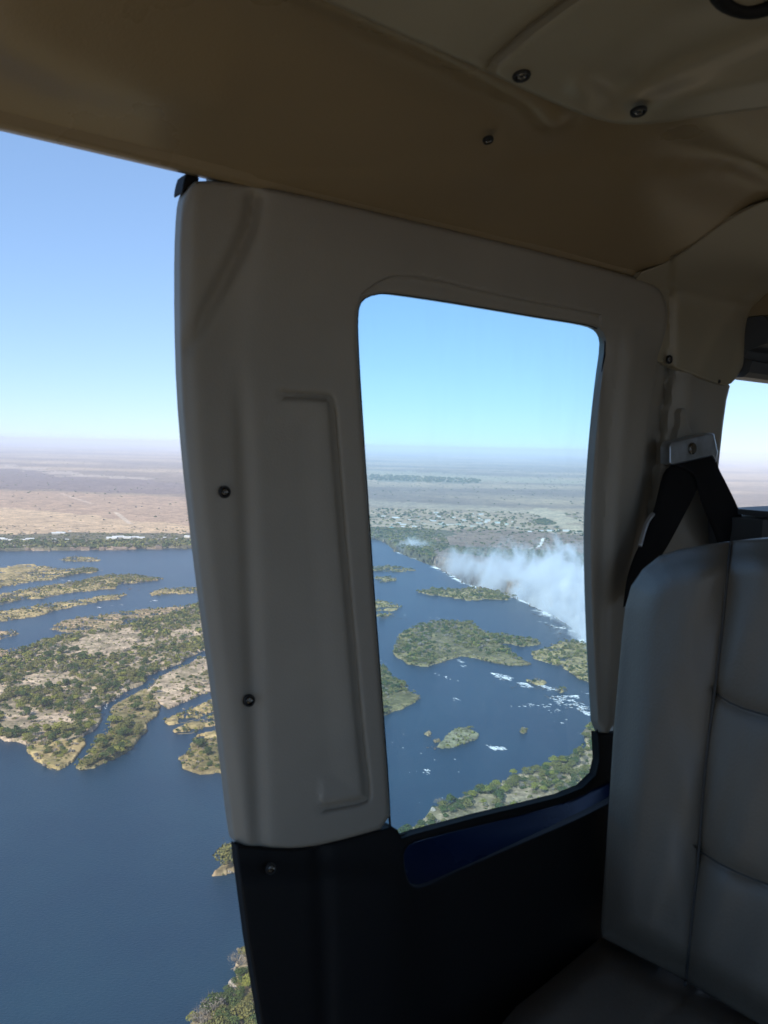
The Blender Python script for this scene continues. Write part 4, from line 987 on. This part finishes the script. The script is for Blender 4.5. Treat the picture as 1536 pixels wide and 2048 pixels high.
# ------------------------------------------------------------------ houses
M_WALL = mat('white_plaster', (.55, .54, .50), .8); M_RW = mat('pale_metal_roof', (.52, .54, .54), .5); M_RG = mat('green_roof', (.22, .38, .36), .5); M_RB = mat('thatch', (.20, .17, .13), .9)
def house_mesh(L, Wd, Hh, rh):
    V_ = [(-L, -Wd, -4), (L, -Wd, -4), (L, Wd, -4), (-L, Wd, -4), (-L, -Wd, Hh), (L, -Wd, Hh), (L, Wd, Hh), (-L, Wd, Hh)]
    wall = bpy.data.meshes.new('wall'); wall.from_pydata(V_ + [(-L, 0, Hh + rh * .94), (L, 0, Hh + rh * .94)], [], [(0, 1, 5, 4), (1, 2, 6, 5), (2, 3, 7, 6), (3, 0, 4, 7), (4, 8, 7), (5, 6, 9)]); wall.materials.append(M_WALL)
    e = 1.12; r0 = Hh - .3
    top = [(-L * e, -Wd * e, r0), (L * e, -Wd * e, r0), (L * e, Wd * e, r0), (-L * e, Wd * e, r0), (-L * e, 0, Hh + rh), (L * e, 0, Hh + rh)]
    tt = top + [(x, y, z - .25) for x, y, z in top]
    rf = bpy.data.meshes.new('roof'); rf.from_pydata(tt, [], [(0, 1, 5, 4), (3, 4, 5, 2), (7, 6, 10, 11), (9, 8, 11, 10), (0, 6, 7, 1), (2, 8, 9, 3), (0, 4, 10, 6), (4, 3, 9, 10), (1, 7, 11, 5), (5, 11, 8, 2)])
    return wall, rf
HM = {}
for i, (a, b_, c, d) in enumerate(((11, 6, 5, 3), (16, 7, 6, 3.5), (8, 6, 4, 2.5), (22, 8, 7, 4))):
    for j, rm in enumerate((M_RW, M_RG, M_RB)):
        w1, r1 = house_mesh(a, b_, c, d); r1.materials.append(rm); HM[i, j] = (w1, r1)
def house(px, py, sz, roof, label, group, name='house'):
    x, y = G((px, py)); o = empty(name, (x, y, 6)); o.rotation_euler.z = random.uniform(-.5, .5); s = random.uniform(.4, .75); o.scale = (s, s * .9, s * .9)
    for nm, me in zip(('wall', 'roof'), HM[sz, roof]): c = bpy.data.objects.new(nm, me); COL.objects.link(c); c.parent = o
    tag(o, label, 'house', group)
for px, py, sz in [(8, 1084, 3), (22, 1085, 1), (30, 1086, 2), (47, 1085, 1), (3, 1083, 1), (60, 1084, 1), (107, 1084, 1), (112, 1072, 1), (122, 1071, 3), (140, 1067, 2), (133, 1085, 1), (215, 1084, 1), (224, 1082, 3), (236, 1080, 3), (233, 1085, 2), (255, 1081, 1), (268, 1080, 3), (282, 1081, 1), (308, 1080, 2), (330, 1080, 2), (375, 1078, 1), (352, 1082, 2)]:
    house(px, py, sz, 0, 'white riverside lodge building among trees on the far bank', 'white lodge buildings along the far bank')
for _ in range(56):
    px = random.choice([random.uniform(760, 1060), random.gauss(965, 38), random.gauss(850, 40)]); py = 1022 + (px - 760) * .012 + random.triangular(0, 44, 26)
    house(px, py, random.choice((0, 2, 1)), random.choice((0, 0, 1, 2)), 'small pale house of the distant town seen through the window', 'small houses of the distant town')
for px, py in ((1082, 1066), (1100, 1066), (1120, 1064), (1060, 1068), (1132, 1066)):
    house(px, py, 1, 0, 'long pale shed beside the sandy field beyond the falls', 'sheds beside the sandy field')

# ------------------------------------------------------------------ arch bridge over the gorge
M_IRON = mat('bridge_iron', (.42, .44, .45), .5, metal=.2); M_DECK = mat('bridge_deck', (.30, .29, .27), .8)
a, c = G((1092, 1143)), G((1128, 1119)); L_ = np.linalg.norm(c - a)
bo = empty('arch_bridge', (a[0], a[1], 7)); bo.rotation_euler.z = math.atan2(c[1] - a[1], c[0] - a[0]); tag(bo, 'steel arch bridge crossing the gorge beyond the spray', 'bridge')
def bxs(name, items, material):
    V_, F_ = [], []
    for (p, q_, wd, hh) in items:
        p, q_ = Vector(p), Vector(q_); ax = (q_ - p).normalized(); s_ = Vector((0, 1, 0)); up = ax.cross(s_).normalized(); n0 = len(V_)
        for e in (p, q_):
            for sy, sz in ((-1, -1), (1, -1), (1, 1), (-1, 1)): V_.append(e + s_ * wd * sy + up * hh * sz)
        F_ += [(n0, n0 + 1, n0 + 5, n0 + 4), (n0 + 1, n0 + 2, n0 + 6, n0 + 5), (n0 + 2, n0 + 3, n0 + 7, n0 + 6), (n0 + 3, n0, n0 + 4, n0 + 7), (n0 + 3, n0 + 2, n0 + 1, n0), (n0 + 4, n0 + 5, n0 + 6, n0 + 7)]
    return mesh_obj(name, V_, F_, material, bo, smooth_=False)
bxs('deck', [((-12, 0, 0), (L_ + 12, 0, 0), 6, 1.2)], M_DECK)
for sy in (-5, 5):
    it = []; N = 14
    az_ = lambda t_: -42 * (2 * t_ - 1) ** 2 - 5
    for i in range(N):
        t0, t1 = i / N, (i + 1) / N; p0, p1 = (L_ * t0, sy, az_(t0)), (L_ * t1, sy, az_(t1)); it.append((p0, p1, .9, 1.2)); it.append((p0, (L_ * t0, sy, -1.2), .5, .5)); it.append((p1, (L_ * t0, sy, -1.2), .4, .4))
    bxs('arch', it, M_IRON)
    bxs('railing', [((-12, sy, 2.6), (L_ + 12, sy, 2.6), .25, .25)], M_IRON)

# pale boulders on the near bank
M_ROCK = mat('pale_rock', (.34, .30, .25), .9, var=.3, vscale=.6)
def rock(px, py, r, label):
    x, y = G((px, py)); bm = bmesh.new(); bmesh.ops.create_icosphere(bm, subdivisions=3, radius=r)
    for v in bm.verts:
        n_ = fbm(np.array([v.co.x / r * 1.3 + 9]), np.array([v.co.y / r * 1.3 + v.co.z]), 7, 3)[0]; v.co *= .7 + .6 * n_; v.co.z *= 1.1
    me = bpy.data.meshes.new('boulder'); bm.to_mesh(me); bm.free(); me.materials.append(M_ROCK); o = bpy.data.objects.new('boulder', me); COL.objects.link(o); o.location = (x, y, 2); tag(o, label, 'boulder')
rock(468, 1978, 3.4, 'pale tall boulder at the near waterline beside the black trim')
rock(866, 1626, 2.4, 'white boulder at the tip of the bank in the window')

# ------------------------------------------------------------------ spray above the falls
def mist(center, rx, ry, rz, rot, dens, seed, label):
    bm = bmesh.new(); bmesh.ops.create_icosphere(bm, subdivisions=3, radius=1.0); me = bpy.data.meshes.new('spray'); bm.to_mesh(me); bm.free()
    o = bpy.data.objects.new('spray', me); COL.objects.link(o); o.location = center; o.scale = (rx, ry, rz); o.rotation_euler.z = rot
    M = bpy.data.materials.new('spray'); M.use_nodes = True; t_ = M.node_tree; t_.nodes.remove(t_.nodes['Principled BSDF'])
    pv = t_.nodes.new('ShaderNodeVolumePrincipled'); pv.inputs['Color'].default_value = (.97, .98, 1, 1); pv.inputs['Anisotropy'].default_value = 0.0
    tc_ = t_.nodes.new('ShaderNodeTexCoord'); ln = t_.nodes.new('ShaderNodeVectorMath'); ln.operation = 'LENGTH'; t_.links.new(tc_.outputs['Object'], ln.inputs[0])
    mp_ = t_.nodes.new('ShaderNodeMapping'); mp_.inputs['Location'].default_value = (seed * 3.1, seed, 0); mp_.inputs['Scale'].default_value = (rx / 50, ry / 50, rz / 80); t_.links.new(tc_.outputs['Object'], mp_.inputs[0])
    nn = t_.nodes.new('ShaderNodeTexNoise'); nn.inputs['Scale'].default_value = 1.3; nn.inputs['Detail'].default_value = 6; nn.inputs['Roughness'].default_value = .65; nn.inputs['Distortion'].default_value = .6; t_.links.new(mp_.outputs[0], nn.inputs['Vector'])
    a1 = t_.nodes.new('ShaderNodeMath'); a1.operation = 'SUBTRACT'; a1.inputs[0].default_value = .78; t_.links.new(ln.outputs['Value'], a1.inputs[1])
    a2 = t_.nodes.new('ShaderNodeMath'); a2.operation = 'MULTIPLY_ADD'; a2.inputs[1].default_value = 2.8; a2.inputs[2].default_value = -1.4; t_.links.new(nn.outputs['Fac'], a2.inputs[0])
    a3 = t_.nodes.new('ShaderNodeMath'); a3.operation = 'ADD'; t_.links.new(a1.outputs[0], a3.inputs[0]); t_.links.new(a2.outputs[0], a3.inputs[1])
    a4 = t_.nodes.new('ShaderNodeMapRange'); a4.interpolation_type = 'SMOOTHSTEP'; a4.inputs[1].default_value = 0; a4.inputs[2].default_value = 1.0; a4.inputs[3].default_value = 0; a4.inputs[4].default_value = dens * 1.7; t_.links.new(a3.outputs[0], a4.inputs[0])
    t_.links.new(a4.outputs[0], pv.inputs['Density']); t_.links.new(pv.outputs[0], t_.nodes['Material Output'].inputs['Volume']); M.cycles.volume_step_rate = 1.0
    me.materials.append(M); tag(o, label, 'spray', kind='stuff')
gi = lambda px, py: G((px, py))
for i, (px, py, r1, r2, rz, dn, lb) in enumerate([
    (812, 1098, 75, 60, 42, .03, 'small spray plume at the far end of the falls'),
    (905, 1142, 110, 80, 60, .016, 'thin spray drifting over the middle of the falls'),
    (985, 1162, 130, 100, 95, .03, 'spray cloud behind the long wooded islet'),
    (1075, 1190, 140, 105, 120, .06, 'tall spray cloud in front of the bridge'),
    (1150, 1222, 125, 95, 125, .12, 'dense white spray at the near end of the falls'),
    (1205, 1268, 140, 105, 130, .16, 'dense white spray rising beside the window frame')]):
    x, y = gi(px, py); mist((x + 25, y + 25, 10), r1, r2, rz, .9, dn, i + 1, lb)
for i, (px, py, dn) in enumerate([(940, 1168, .025), (1020, 1190, .045), (1080, 1214, .10), (1130, 1240, .14), (1165, 1270, .16), (1195, 1305, .16)]):
    x, y = gi(px, py); mist((x + 38, y + 30, -28), 95, 55, 55, .9, dn, i + 9, 'low spray filling the gorge under the lip of the falls')

# ------------------------------------------------------------------ haze
MH = bpy.data.materials.new('haze'); MH.use_nodes = True; t = MH.node_tree; t.nodes.remove(t.nodes['Principled BSDF'])
pv = t.nodes.new('ShaderNodeVolumePrincipled'); pv.inputs['Color'].default_value = (.80, .87, 1.0, 1); pv.inputs['Density'].default_value = 7e-5; pv.inputs['Anisotropy'].default_value = -.2
t.links.new(pv.outputs[0], t.nodes['Material Output'].inputs['Volume'])
B = 6e5
me = bpy.data.meshes.new('haze'); me.from_pydata([(x, y, z) for z in (-97, 330) for y in (-B, B) for x in (-B, B)], [], [(0, 2, 3, 1), (4, 5, 7, 6), (0, 1, 5, 4), (2, 6, 7, 3), (0, 4, 6, 2), (1, 3, 7, 5)])
me.materials.append(MH); o = bpy.data.objects.new('haze', me); COL.objects.link(o); tag(o, 'pale haze over the whole landscape', 'haze', kind='stuff')
print('trees', len(trees), 'individual', len(indiv), 'bush', len(bush), 'far', len(far))
